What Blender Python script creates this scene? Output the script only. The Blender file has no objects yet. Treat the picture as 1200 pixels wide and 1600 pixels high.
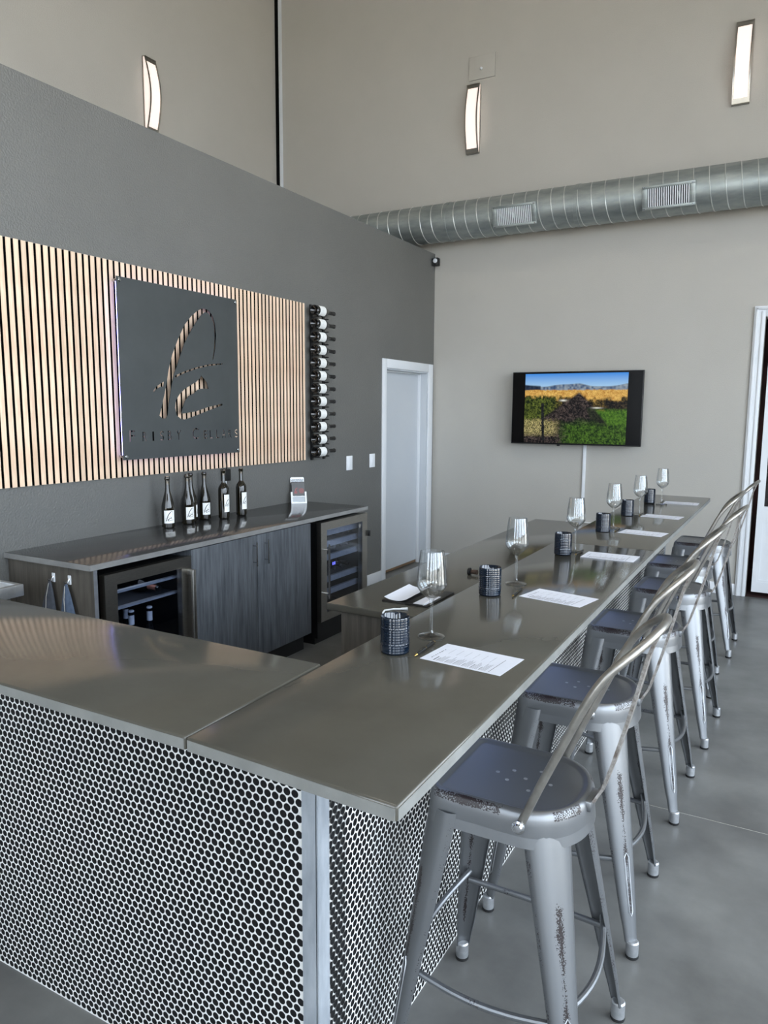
import bpy, bmesh, math, random
import numpy as np
from mathutils import Matrix, Vector

random.seed(7)
rng = np.random.RandomState(11)
scene = bpy.context.scene
COL = scene.collection
PI = math.pi

# ------------------------------------------------------------------ camera
CAM_H = 1.70
F_PX = 1154.2                      # focal length in pixels of the 1200x1600 frame
RC = ((0.8741027974653596, -0.07159484981637441, 0.4804357157237619),
      (0.4856975980863741, 0.11560653802983248, -0.8664484817794328),
      (0.0064917390859152505, 0.990711514944955, 0.1358254448883298))
cam_data = bpy.data.cameras.new('camera')
cam = bpy.data.objects.new('camera', cam_data)
COL.objects.link(cam)
m = Matrix(RC).to_4x4()
m.translation = (0, 0, CAM_H)
cam.matrix_world = m
cam_data.sensor_fit = 'VERTICAL'
cam_data.sensor_height = 36.0
cam_data.lens = F_PX / 1600 * 36.0
cam_data.clip_start = 0.05
cam_data.clip_end = 200
scene.camera = cam

def project(p):
    d = Vector(p) - Vector((0, 0, CAM_H))
    c = Matrix(RC).transposed() @ d
    return 600 + F_PX * c.x / -c.z, 800 - F_PX * c.y / -c.z

# ------------------------------------------------------------------ look
scene.view_settings.view_transform = 'Standard'
scene.view_settings.look = 'None'
scene.view_settings.gamma = 1.0
scene.view_settings.use_curve_mapping = False
scene.view_settings.exposure = -0.38
try:
    scene.cycles.use_denoising = True
    scene.cycles.max_bounces = 10
    scene.cycles.diffuse_bounces = 5
    scene.cycles.glossy_bounces = 5
    scene.cycles.transmission_bounces = 8
    scene.cycles.transparent_max_bounces = 12
    scene.cycles.caustics_reflective = False
    scene.cycles.caustics_refractive = False
    scene.cycles.sample_clamp_indirect = 6.0
except Exception:
    pass

def lin(c):
    return tuple(((x / 255) / 12.92 if x / 255 <= 0.04045 else ((x / 255 + 0.055) / 1.055) ** 2.4) for x in c)

SKY_STRENGTH = 12.0
world = bpy.data.worlds.new('daylight')
scene.world = world
world.use_nodes = True
bg = world.node_tree.nodes['Background']
bg.inputs['Color'].default_value = (0.76, 0.87, 1.0, 1)
bg.inputs['Strength'].default_value = SKY_STRENGTH

# room extents
XL, XR, YF, YB, ZC = -5.66, 2.9, -5.5, 7.55, 7.2
WX = -3.57                    # face of the dark partition
RIGHT_WINDOWS = [(-4.9, -2.6), (-2.2, 0.1), (0.5, 2.8), (3.2, 5.5)]
FRONT_WINDOWS = [(-3.2, -1.4), (0.4, 2.4)]
WZ0, WZ1 = 0.15, 4.9

def add_light(name, kind, loc, rot=(0, 0, 0), energy=100, color=(1, 1, 1), size=1.0, size_y=None, portal=False):
    ld = bpy.data.lights.new(name, kind)
    ld.energy = energy
    ld.color = color
    if kind == 'AREA':
        ld.size = size
        if size_y:
            ld.shape = 'RECTANGLE'
            ld.size_y = size_y
        if portal:
            ld.cycles.is_portal = True
    o = bpy.data.objects.new(name, ld)
    COL.objects.link(o)
    o.location = loc
    o.rotation_euler = rot
    return o

for (a, b) in RIGHT_WINDOWS:       # portals only guide the sky light through the openings
    add_light('window_portal', 'AREA', (XR + 0.02, (a + b) / 2, (WZ0 + WZ1) / 2), (0, PI / 2, 0), 1, (1, 1, 1), WZ1 - WZ0, b - a, True)
for (a, b) in FRONT_WINDOWS:
    add_light('window_portal', 'AREA', ((a + b) / 2, YF - 0.02, (WZ0 + WZ1) / 2), (PI / 2, 0, 0), 1, (1, 1, 1), b - a, WZ1 - WZ0, True)
FILL_W = 30  # warm fill from above, added to brighten the room; its lamps are unseen
SUN_W = 125
sun = add_light('sun', 'SUN', (-6, 10, 14), (0, 0, 0), SUN_W, (1.0, 0.95, 0.88))
sun.data.angle = 0.01
sun.rotation_euler = Vector((0.75, -0.55, -1.25)).to_track_quat('-Z', 'Y').to_euler()   # from behind the building: lights the forecourt, not the room
for lx in (-2.0, 1.4):
    for ly in (-2.5, 3.2):
        add_light('top_fill_light', 'AREA', (lx, ly, 6.6), (0, 0, 0), FILL_W, (1.0, 0.92, 0.82), 1.0)

# ------------------------------------------------------------------ materials
MATS = {}

def nodes_of(name):
    mt = bpy.data.materials.new(name)
    mt.use_nodes = True
    nt = mt.node_tree
    return mt, nt, nt.nodes['Principled BSDF']

def mat(name, color, rough=0.5, metal=0.0, spec=0.5, bump=None, vary=None, emit=None, trans=0.0, ior=1.45, coat=0.0, stretch=None, rand=0.0):
    """procedural principled material; vary=(colour2, scale) mottles, bump=(scale, strength)"""
    if name in MATS:
        return MATS[name]
    mt, nt, b = nodes_of(name)
    N, L = nt.nodes, nt.links
    b.inputs['Base Color'].default_value = (*lin(color), 1)
    b.inputs['Roughness'].default_value = rough
    b.inputs['Metallic'].default_value = metal
    b.inputs['Specular IOR Level'].default_value = spec
    b.inputs['IOR'].default_value = ior
    b.inputs['Transmission Weight'].default_value = trans
    b.inputs['Coat Weight'].default_value = coat
    tc = N.new('ShaderNodeTexCoord')
    src = tc.outputs['Object']
    if stretch:
        mp = N.new('ShaderNodeMapping')
        mp.inputs['Scale'].default_value = stretch
        L.new(src, mp.inputs['Vector'])
        src = mp.outputs['Vector']
    if vary:
        nz = N.new('ShaderNodeTexNoise')
        nz.inputs['Scale'].default_value = vary[1]
        nz.inputs['Detail'].default_value = 6
        nz.inputs['Roughness'].default_value = 0.6
        L.new(src, nz.inputs['Vector'])
        cr = N.new('ShaderNodeValToRGB')
        cr.color_ramp.elements[0].position = 0.32
        cr.color_ramp.elements[1].position = 0.68
        cr.color_ramp.elements[0].color = (*lin(color), 1)
        cr.color_ramp.elements[1].color = (*lin(vary[0]), 1)
        L.new(nz.outputs['Fac'], cr.inputs['Fac'])
        out = cr.outputs['Color']
        if rand:
            oi = N.new('ShaderNodeObjectInfo')
            hs = N.new('ShaderNodeHueSaturation')
            mr = N.new('ShaderNodeMapRange')
            mr.inputs['To Min'].default_value = 1 - rand
            mr.inputs['To Max'].default_value = 1 + rand
            L.new(oi.outputs['Random'], mr.inputs['Value'])
            L.new(mr.outputs['Result'], hs.inputs['Value'])
            L.new(out, hs.inputs['Color'])
            out = hs.outputs['Color']
        L.new(out, b.inputs['Base Color'])
    if bump:
        nb = N.new('ShaderNodeTexNoise')
        nb.inputs['Scale'].default_value = bump[0]
        nb.inputs['Detail'].default_value = 3
        L.new(src, nb.inputs['Vector'])
        bp = N.new('ShaderNodeBump')
        bp.inputs['Strength'].default_value = bump[1]
        bp.inputs['Distance'].default_value = 0.004
        L.new(nb.outputs['Fac'], bp.inputs['Height'])
        L.new(bp.outputs['Normal'], b.inputs['Normal'])
    if emit:
        b.inputs['Emission Color'].default_value = (*lin(emit[0]), 1)
        b.inputs['Emission Strength'].default_value = emit[1]
    MATS[name] = mt
    return mt

M_WALL = mat('pale_grey_paint', (178, 175, 168), 0.6, spec=0.3, bump=(140, 0.5), vary=((174, 171, 164), 1.2))
M_DARK = mat('charcoal_paint', (102, 102, 99), 0.42, spec=0.5, bump=(95, 1.0), vary=((97, 97, 94), 1.5))
M_CEIL = mat('ceiling_paint', (205, 202, 196), 0.8)
M_TRIM = mat('white_trim_paint', (226, 228, 230), 0.4, vary=((220, 223, 226), 3))
M_DOOR = mat('pale_door_paint', (196, 200, 204), 0.45, vary=((190, 195, 200), 1.5))
M_FLOOR = mat('polished_concrete', (88, 88, 86), 0.34, spec=0.4, vary=((116, 116, 113), 2.6), bump=(9, 0.05))
M_JOINT = mat('sawcut_joint', (168, 166, 158), 0.8, vary=((150, 148, 140), 30))
M_COUNTER = mat('dark_quartz', (70, 68, 61), 0.115, spec=0.5, vary=((76, 74, 67), 5))
M_CEDGE = M_COUNTER
M_BACKTOP = mat('graphite_quartz', (52, 52, 52), 0.12, spec=0.5, vary=((66, 66, 65), 5))
M_GROUT = mat('white_grout', (214, 213, 209), 0.8, vary=((205, 204, 200), 25), bump=(300, 0.2))
M_TILE = mat('black_glazed_tile', (13, 13, 14), 0.22, spec=0.5, vary=((20, 20, 22), 40))
M_GALV = mat('galvanised_trim', (188, 194, 200), 0.4, metal=0.5, vary=((140, 147, 155), 14), stretch=(1, 1, 0.25))
M_STEEL = mat('brushed_steel', (176, 172, 165), 0.3, metal=1.0, vary=((160, 157, 150), 30), stretch=(1, 1, 12))
M_CHROME = mat('bright_metal', (205, 206, 208), 0.16, metal=1.0, vary=((190, 191, 194), 20))
M_DUCT = mat('galvanised_duct', (168, 174, 172), 0.46, metal=0.75, vary=((138, 146, 146), 7), stretch=(0.6, 2, 2))
M_SEAM = mat('duct_seam_metal', (225, 228, 224), 0.35, metal=0.6, vary=((180, 184, 180), 9))
M_BLACK = mat('black_plastic', (14, 14, 15), 0.4, vary=((20, 20, 21), 20))
M_SCREENB = mat('black_screen_glass', (2, 2, 2), 0.25, spec=0.15, vary=((6, 6, 7), 10))
M_MATTBLK = mat('black_felt', (5, 5, 5), 0.95, spec=0.1, vary=((9, 9, 9), 60))
M_RUBBER = mat('black_rubber', (22, 22, 23), 0.8, vary=((30, 30, 30), 60))
M_WOODDK = mat('charcoal_woodgrain', (58, 61, 65), 0.42, spec=0.4, vary=((92, 96, 101), 16), stretch=(3.0, 3.0, 0.22), bump=(40, 0.08))
M_WOODEND = mat('charcoal_woodgrain_end', (70, 66, 60), 0.45, spec=0.4, vary=((96, 91, 84), 16), stretch=(3.0, 3.0, 0.22))
M_SLAT = mat('oak_slat', (232, 207, 180), 0.5, spec=0.3, vary=((208, 175, 148), 9), stretch=(2.0, 6.0, 0.7), rand=0.10)
M_SIGN = mat('dark_steel_plate', (72, 76, 77), 0.5, metal=0.35, vary=((66, 70, 71), 4))
M_PAPER = mat('white_paper', (216, 218, 226), 0.7, vary=((210, 212, 220), 20))
M_INK = mat('black_ink', (66, 66, 72), 0.8, vary=((82, 82, 88), 90))
M_LABEL = mat('bottle_label_paper', (240, 240, 236), 0.6, vary=((232, 232, 228), 40))
M_GREENGL = mat('dark_bottle_glass', (16, 14, 8), 0.06, spec=0.6, coat=0.4, vary=((26, 22, 10), 9))
M_BLKGL = mat('black_bottle_glass', (8, 8, 9), 0.08, spec=0.6, coat=0.4, vary=((12, 12, 13), 9))
M_CAPS = mat('black_capsule_foil', (14, 13, 13), 0.28, spec=0.6, vary=((22, 20, 20), 30))
M_WHTCAPS = mat('white_capsule_foil', (205, 205, 205), 0.4, vary=((190, 190, 190), 30))
M_WHITEPL = mat('white_plastic', (236, 238, 240), 0.35, vary=((230, 232, 235), 12))
M_BRASS = mat('brass', (206, 178, 110), 0.25, metal=1.0, vary=((190, 160, 95), 30))
M_RED = mat('red_print', (205, 84, 84), 0.6, vary=((190, 75, 75), 30))
M_BROCH = mat('charcoal_brochure', (60, 58, 56), 0.35, vary=((70, 67, 64), 9))
M_TOWELA = mat('slate_towel', (64, 68, 76), 0.9, vary=((78, 82, 90), 30), bump=(220, 0.5))
M_TOWELB = mat('steel_blue_towel', (84, 98, 118), 0.9, vary=((70, 82, 100), 30), bump=(220, 0.5))
M_HEM = mat('pale_towel_hem', (180, 178, 172), 0.9, vary=((160, 158, 150), 40))
M_DIFF = mat('lamp_diffuser', (245, 232, 224), 0.5, emit=((255, 232, 220), 0.92), vary=((250, 238, 232), 6))
M_LEDV = mat('violet_led', (200, 200, 255), 0.5, emit=((160, 160, 255), 9.0), vary=((205, 205, 255), 40))
M_LEDU = mat('blue_led_tape', (200, 210, 255), 0.5, emit=((150, 175, 255), 4.0), vary=((205, 215, 255), 40))
M_LEDD = mat('blue_display', (40, 40, 90), 0.5, emit=((120, 120, 255), 2.5), vary=((50, 50, 100), 40))
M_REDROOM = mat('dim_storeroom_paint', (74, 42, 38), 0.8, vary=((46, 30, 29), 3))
M_CHARRED = mat('leather_black', (24, 23, 22), 0.45, vary=((32, 31, 29), 50), bump=(200, 0.2))
M_GROUND = mat('exterior_paving', (150, 148, 142), 0.9, vary=((135, 133, 128), 2))
M_SILL = mat('oak_door_bottom', (130, 104, 78), 0.6, vary=((112, 88, 64), 12))
M_LAMPW = mat('fill_lamp_shade', (210, 210, 206), 0.5, vary=((200, 200, 196), 5))

def glass_mat(name, color, rough=0.0, ior=1.47):
    mt, nt, b = nodes_of(name)
    nz = nt.nodes.new('ShaderNodeTexNoise')
    nz.inputs['Scale'].default_value = 12
    cr = nt.nodes.new('ShaderNodeValToRGB')
    cr.color_ramp.elements[0].color = (*color, 1)
    cr.color_ramp.elements[1].color = (*[min(1, c * 1.03) for c in color], 1)
    nt.links.new(nz.outputs['Fac'], cr.inputs['Fac'])
    nt.links.new(cr.outputs['Color'], b.inputs['Base Color'])
    b.inputs['Transmission Weight'].default_value = 1.0
    b.inputs['Roughness'].default_value = rough
    b.inputs['IOR'].default_value = ior
    return mt
M_GLASS = glass_mat('clear_crystal', (0.97, 0.98, 0.98))
M_CUP = mat('ink_blue_pressed_glass', (10, 20, 34), 0.07, spec=0.7, trans=0.2, coat=0.3, ior=1.5, vary=((16, 32, 48), 18))

def pane_mat(name, tint, ior=1.5):
    """thin flat pane: see-through with a fresnel reflection"""
    mt = bpy.data.materials.new(name)
    mt.use_nodes = True
    nt = mt.node_tree
    N, L = nt.nodes, nt.links
    N.remove(N['Principled BSDF'])
    tr = N.new('ShaderNodeBsdfTransparent')
    nz = N.new('ShaderNodeTexNoise'); nz.inputs['Scale'].default_value = 2
    cr = N.new('ShaderNodeValToRGB')
    cr.color_ramp.elements[0].color = (*tint, 1)
    cr.color_ramp.elements[1].color = (*[min(1, c * 1.04) for c in tint], 1)
    L.new(nz.outputs['Fac'], cr.inputs['Fac'])
    L.new(cr.outputs['Color'], tr.inputs['Color'])
    gl = N.new('ShaderNodeBsdfGlossy'); gl.inputs['Roughness'].default_value = 0.02
    lw = N.new('ShaderNodeLayerWeight'); lw.inputs['Blend'].default_value = 0.5
    pw = N.new('ShaderNodeMath'); pw.operation = 'POWER'; pw.inputs[1].default_value = 4.0 if ior < 1.6 else 2.2
    L.new(lw.outputs['Facing'], pw.inputs[0])
    ma = N.new('ShaderNodeMath'); ma.operation = 'MULTIPLY_ADD'
    f0 = ((ior - 1) / (ior + 1)) ** 2
    ma.inputs[1].default_value = 0.85; ma.inputs[2].default_value = f0
    L.new(pw.outputs[0], ma.inputs[0])
    mx = N.new('ShaderNodeMixShader')
    L.new(ma.outputs[0], mx.inputs['Fac'])
    L.new(tr.outputs['BSDF'], mx.inputs[1])
    L.new(gl.outputs['BSDF'], mx.inputs[2])
    L.new(mx.outputs['Shader'], N['Material Output'].inputs['Surface'])
    return mt
M_PANE = pane_mat('fridge_pane', (0.80, 0.84, 0.92))
M_PANE2 = pane_mat('door_pane', (0.8, 0.8, 0.8))
M_ACRYL = pane_mat('acrylic', (0.93, 0.95, 0.96))
M_GLASS = pane_mat('thin_crystal', (0.95, 0.96, 0.965), 1.7)

def stool_mat():
    mt, nt, b = nodes_of('weathered_silver_paint')
    N, L = nt.nodes, nt.links
    tc = N.new('ShaderNodeTexCoord')
    at = N.new('ShaderNodeAttribute'); at.attribute_name = 'wear'
    n1 = N.new('ShaderNodeTexNoise'); n1.inputs['Scale'].default_value = 300; n1.inputs['Detail'].default_value = 4
    n2 = N.new('ShaderNodeTexNoise'); n2.inputs['Scale'].default_value = 14; n2.inputs['Detail'].default_value = 5
    L.new(tc.outputs['Object'], n1.inputs['Vector']); L.new(tc.outputs['Object'], n2.inputs['Vector'])
    ad = N.new('ShaderNodeMath'); ad.operation = 'ADD'
    L.new(n1.outputs['Fac'], ad.inputs[0]); L.new(n2.outputs['Fac'], ad.inputs[1])
    m2 = N.new('ShaderNodeMath'); m2.operation = 'MULTIPLY_ADD'
    m2.inputs[1].default_value = 0.5
    L.new(ad.outputs[0], m2.inputs[0]); L.new(at.outputs['Fac'], m2.inputs[2])
    cr = N.new('ShaderNodeValToRGB')
    cr.color_ramp.elements[0].position = 0.93; cr.color_ramp.elements[0].color = (0, 0, 0, 1)
    cr.color_ramp.elements[1].position = 0.97; cr.color_ramp.elements[1].color = (1, 1, 1, 1)
    L.new(m2.outputs[0], cr.inputs['Fac'])
    mx = N.new('ShaderNodeMix'); mx.data_type = 'RGBA'
    mx.inputs[6].default_value = (*lin((122, 124, 126)), 1)
    mx.inputs[7].default_value = (*lin((34, 26, 26)), 1)
    L.new(cr.outputs['Color'], mx.inputs[0])
    L.new(mx.outputs[2], b.inputs['Base Color'])
    ml = N.new('ShaderNodeMath'); ml.operation = 'MULTIPLY_ADD'
    ml.inputs[1].default_value = -0.7; ml.inputs[2].default_value = 0.8
    L.new(cr.outputs['Color'], ml.inputs[0]); L.new(ml.outputs[0], b.inputs['Metallic'])
    b.inputs['Roughness'].default_value = 0.38
    return mt
M_STOOL = stool_mat()
M_HOOP = mat('worn_pewter_tube', (150, 147, 140), 0.33, metal=0.75, vary=((128, 124, 118), 22))
M_SPLAT = mat('dark_worn_strip', (92, 82, 74), 0.5, metal=0.4, vary=((160, 158, 154), 60))
M_SLEEVE = mat('zinc_sleeve', (196, 198, 200), 0.35, metal=0.8, vary=((170, 172, 175), 40))

# ------------------------------------------------------------------ mesh helpers
ORIGIN = {}

class MB:
    def __init__(self):
        self.v, self.f = [], []
    def add(self, verts, faces):
        o = len(self.v)
        self.v.extend([tuple(p) for p in verts])
        self.f.extend([tuple(i + o for i in fc) for fc in faces])
        return self
    def box(self, x0, x1, y0, y1, z0, z1):
        v = [(x0, y0, z0), (x1, y0, z0), (x1, y1, z0), (x0, y1, z0), (x0, y0, z1), (x1, y0, z1), (x1, y1, z1), (x0, y1, z1)]
        return self.add(v, [(3, 2, 1, 0), (4, 5, 6, 7), (0, 1, 5, 4), (1, 2, 6, 5), (2, 3, 7, 6), (3, 0, 4, 7)])
    def prism(self, poly, z0, z1):
        """poly is counter-clockwise (x, y)"""
        n = len(poly)
        v = [(x, y, z0) for x, y in poly] + [(x, y, z1) for x, y in poly]
        return self.add(v, [tuple(range(n))[::-1], tuple(range(n, 2 * n))] + [(i, (i + 1) % n, n + (i + 1) % n, n + i) for i in range(n)])
    def loft(self, rings, cap0=True, cap1=True, closed=True):
        n = len(rings[0])
        v = [p for r in rings for p in r]
        fc = []
        for k in range(len(rings) - 1):
            for i in range(n if closed else n - 1):
                j = (i + 1) % n
                fc.append((k * n + i, k * n + j, (k + 1) * n + j, (k + 1) * n + i))
        if cap0: fc.append(tuple(range(n))[::-1])
        if cap1: fc.append(tuple(range((len(rings) - 1) * n, len(rings) * n)))
        return self.add(v, fc)
    def lathe(self, prof, n=32, c=(0, 0, 0), axis='z', a0=0.0):
        """closed solid of revolution, profile [(r, h)]; r = 0 ends become poles"""
        def pt(r, a, h):
            x, y = r * math.cos(a), r * math.sin(a)
            if axis == 'z': return (c[0] + x, c[1] + y, c[2] + h)
            if axis == 'y': return (c[0] + x, c[1] + h, c[2] - y)
            return (c[0] + h, c[1] + x, c[2] + y)
        idx, v, fc = [], [], []
        for r, h in prof:
            if r <= 1e-7:
                idx.append([len(v)] * n); v.append(pt(0, 0, h))
            else:
                idx.append(list(range(len(v), len(v) + n)))
                v += [pt(r, a0 + 2 * PI * i / n, h) for i in range(n)]
        for k in range(len(prof) - 1):
            A, B = idx[k], idx[k + 1]
            for i in range(n):
                j = (i + 1) % n
                q = [A[i], A[j], B[j], B[i]]
                q2 = []
                for t in q:
                    if t not in q2: q2.append(t)
                if len(q2) >= 3: fc.append(tuple(q2))
        if prof[0][0] > 1e-7: fc.append(tuple(idx[0])[::-1])
        if prof[-1][0] > 1e-7: fc.append(tuple(idx[-1]))
        return self.add(v, fc)
    def tube(self, path, r, n=10, cap=True):
        P = [Vector(p) for p in path]
        rad = r if isinstance(r, (list, tuple)) else [r] * len(P)
        t0 = (P[1] - P[0]).normalized()
        up = Vector((0, 0, 1)) if abs(t0.z) < 0.9 else Vector((1, 0, 0))
        nrm = (up - t0 * up.dot(t0)).normalized()
        rings = []
        for i, p in enumerate(P):
            if i == 0: t = t0
            elif i == len(P) - 1: t = (P[-1] - P[-2]).normalized()
            else: t = ((P[i + 1] - P[i]).normalized() + (P[i] - P[i - 1]).normalized()).normalized()
            nrm = (nrm - t * nrm.dot(t)).normalized()
            b = t.cross(nrm)
            rings.append([tuple(p + (nrm * math.cos(2 * PI * k / n) + b * math.sin(2 * PI * k / n)) * rad[i]) for k in range(n)])
        return self.loft(rings, cap, cap)
    def build(self, name, material, parent=None, smooth=False, bevel=0.0, seg=2, sharp=35):
        org = ORIGIN.get(parent.name, Vector()) if parent else Vector()
        me = bpy.data.meshes.new(name)
        vs = [(p[0] - org.x, p[1] - org.y, p[2] - org.z) for p in self.v]
        me.from_pydata(vs, [], self.f)
        if bevel:
            bm = bmesh.new(); bm.from_mesh(me)
            bmesh.ops.recalc_face_normals(bm, faces=bm.faces)
            es = [e for e in bm.edges if len(e.link_faces) == 2 and e.calc_face_angle(0) > 0.5]
            bmesh.ops.bevel(bm, geom=es, offset=bevel, segments=seg, profile=0.5, affect='EDGES', clamp_overlap=True)
            bm.to_mesh(me); bm.free()
        else:
            bm = bmesh.new(); bm.from_mesh(me)
            bmesh.ops.recalc_face_normals(bm, faces=bm.faces)
            bm.to_mesh(me); bm.free()
        if smooth or bevel:
            me.polygons.foreach_set('use_smooth', [True] * len(me.polygons))
            me.set_sharp_from_angle(angle=math.radians(sharp))
        me.materials.append(material)
        o = bpy.data.objects.new(name, me)
        COL.objects.link(o)
        if parent:
            o.parent = parent
            ORIGIN[o.name] = org
        else:
            ORIGIN[o.name] = Vector()
        return o

def tag(o, label=None, cat=None, group=None, kind=None):
    if label: o['label'] = label
    if cat: o['category'] = cat
    if group: o['group'] = group
    if kind: o['kind'] = kind
    return o

def thing(name, label, cat, loc=(0, 0, 0), group=None, kind=None):
    o = bpy.data.objects.new(name, None)
    o.empty_display_size = 0.05
    COL.objects.link(o)
    o.location = loc
    ORIGIN[o.name] = Vector(loc)
    return tag(o, label, cat, group, kind)

def copy_tree(o, parent=None):
    c = o.copy()
    COL.objects.link(c)
    c.parent = parent
    for ch in o.children:
        copy_tree(ch, c)
    return c

def dup(root, loc, rotz=None, label=None):
    r = copy_tree(root)
    r.location = loc
    if rotz is not None: r.rotation_euler = (0, 0, rotz)
    if label: r['label'] = label
    return r

def bx(name, mt, x0, x1, y0, y1, z0, z1, parent=None, bevel=0.0, seg=2):
    return MB().box(x0, x1, y0, y1, z0, z1).build(name, mt, parent, bevel=bevel, seg=seg)

ORD = ['first', 'second', 'third', 'fourth', 'fifth', 'sixth', 'seventh', 'eighth', 'ninth', 'tenth', 'eleventh', 'twelfth']

# ------------------------------------------------------------------ setting
fl = MB().box(XL, XR, YF, YB, -0.12, -0.001).build('floor', M_JOINT)
tag(fl, 'grey polished concrete floor with a pale saw-cut joint', kind='structure')
JY, JX = 3.215, 1.4
for (xa, xb) in ((XL, JX), (JX, XR)):
    for (ya, yb) in ((YF, -1.2), (-1.2, JY), (JY, YB)):
        bx('slab', M_FLOOR, xa + 0.003, xb - 0.003, ya + 0.003, yb - 0.003, -0.001, 0.0, fl)

def struct(name, mb, mt, label):
    return tag(mb.build(name, mt), label, kind='structure')

# back wall with the opening for the glazed door
DX0, DX1, DZ = -0.313, 0.95, 2.55
w = MB().box(XL - .2, DX0, YB, YB + .2, 0, ZC).box(DX1, XR + .2, YB, YB + .2, 0, ZC).box(DX0, DX1, YB, YB + .2, DZ, ZC)
struct('wall_back', w, M_WALL, 'tall pale grey wall behind the television and duct')
struct('wall_left', MB().box(XL - .2, XL, YF - .2, YB, 0, ZC), M_WALL, 'upper pale grey wall behind the dark partition')
# dark partition with the door opening
PY0, PY1, PZ = 6.445, 7.405, 2.125
PT = 3.388
w = MB().box(WX - .15, WX, YF, PY0, 0, PT).box(WX - .15, WX, PY1, YB, 0, PT).box(WX - .15, WX, PY0, PY1, PZ, PT)
struct('wall_partition', w, M_DARK, 'charcoal painted partition wall that stops short of the ceiling')
rw = MB()
ys = [YF - .2] + [t for ab in RIGHT_WINDOWS for t in ab] + [YB]
for i in range(0, len(ys), 2): rw.box(XR, XR + .2, ys[i], ys[i + 1], 0, ZC)
for a, b in RIGHT_WINDOWS: rw.box(XR, XR + .2, a, b, 0, WZ0).box(XR, XR + .2, a, b, WZ1, ZC)
struct('wall_right', rw, M_WALL, 'pale grey wall with tall windows')
rw = MB()
xs = [XL] + [t for ab in FRONT_WINDOWS for t in ab] + [XR]
for i in range(0, len(xs), 2): rw.box(xs[i], xs[i + 1], YF - .2, YF, 0, ZC)
for a, b in FRONT_WINDOWS: rw.box(a, b, YF - .2, YF, 0, WZ0).box(a, b, YF - .2, YF, WZ1, ZC)
struct('wall_front', rw, M_WALL, 'pale grey entrance wall with tall windows')
struct('ceiling', MB().box(XL - .2, XR + .2, YF - .2, YB + .2, ZC, ZC + .2), M_CEIL, 'high pale ceiling')
n = 1
for a, b in RIGHT_WINDOWS:
    mb = MB()
    for y in (a + .03, (a + b) / 2, b - .03): mb.box(XR + .05, XR + .11, y - .03, y + .03, WZ0, WZ1)
    for z in (WZ0 + .03, WZ1 - .03): mb.box(XR + .05, XR + .11, a, b, z - .03, z + .03)
    tag(mb.build('window_%d' % n, M_BLACK), 'dark framed window in the right wall', kind='structure'); n += 1
for a, b in FRONT_WINDOWS:
    mb = MB()
    for x in (a + .03, (a + b) / 2, b - .03): mb.box(x - .03, x + .03, YF - .11, YF - .05, WZ0, WZ1)
    for z in (WZ0 + .03, WZ1 - .03): mb.box(a, b, YF - .11, YF - .05, z - .03, z + .03)
    tag(mb.build('window_%d' % n, M_BLACK), 'dark framed window in the entrance wall', kind='structure'); n += 1
g = MB().add([(-40, -40, -.13), (40, -40, -.13), (40, 40, -.13), (-40, 40, -.13)], [(0, 1, 2, 3)]).build('exterior_ground', M_GROUND)
tag(g, 'paved ground outside the building', kind='structure')
# black strip for the shade of the gap, and white bead in the far upper corner
tag(bx('trim_1', M_MATTBLK, XL, XL + .05, YB - .05, YB, PT - .6, ZC), 'black vertical strip standing for the shaded gap in the upper corner', kind='structure')
tag(bx('trim_2', M_TRIM, XL + .05, XL + .064, YB - .05, YB, PT - .6, ZC), 'thin white bead beside the black corner strip', kind='structure')
# baseboards
tag(bx('baseboard_back', M_TRIM, WX, -.405, YB - .014, YB, 0, .108, bevel=.003), 'white baseboard under the television wall', kind='structure')
tag(bx('baseboard_partition', M_TRIM, WX, WX + .014, 5.05, 6.37, 0, .105, bevel=.003), 'white baseboard between the wine fridge and the door', kind='structure')

# door in the partition
d1 = thing('door_1', 'pale flush door in a white frame beside the light switches', None, (WX, 6.9, 0), kind='structure')
bx('leaf', M_DOOR, WX - .15, WX - .105, PY0 + .02, PY1 - .02, .035, PZ - .02, d1)
bx('leaf_bottom', M_SILL, WX - .149, WX - .107, PY0 + .02, PY1 - .02, .008, .035, d1)
for (ya, yb, za, zb) in ((6.372, 6.452, 0, 2.206), (7.402, 7.508, 0, 2.206), (6.452, 7.402, 2.118, 2.206)):
    bx('casing', M_TRIM, WX, WX + .018, ya, yb, za, zb, d1, bevel=.005)
for (ya, yb, za, zb) in ((PY0, PY0 + .02, 0, PZ), (PY1 - .02, PY1, 0, PZ), (PY0 + .02, PY1 - .02, PZ - .02, PZ)):
    bx('jamb', M_DOOR, WX - .15, WX, ya, yb, za, zb, d1)
for (ya, yb, za, zb) in ((PY1 - .034, PY1 - .02, 0, PZ - .02), (PY0 + .02, PY1 - .034, PZ - .034, PZ - .02)):
    bx('stop', M_TRIM, WX - .105, WX - .075, ya, yb, za, zb, d1, bevel=.002)
MB().box(WX - .106, WX - .095, 6.62, 6.645, 1.04, 1.065).build('latch', M_BLACK, d1)

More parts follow.
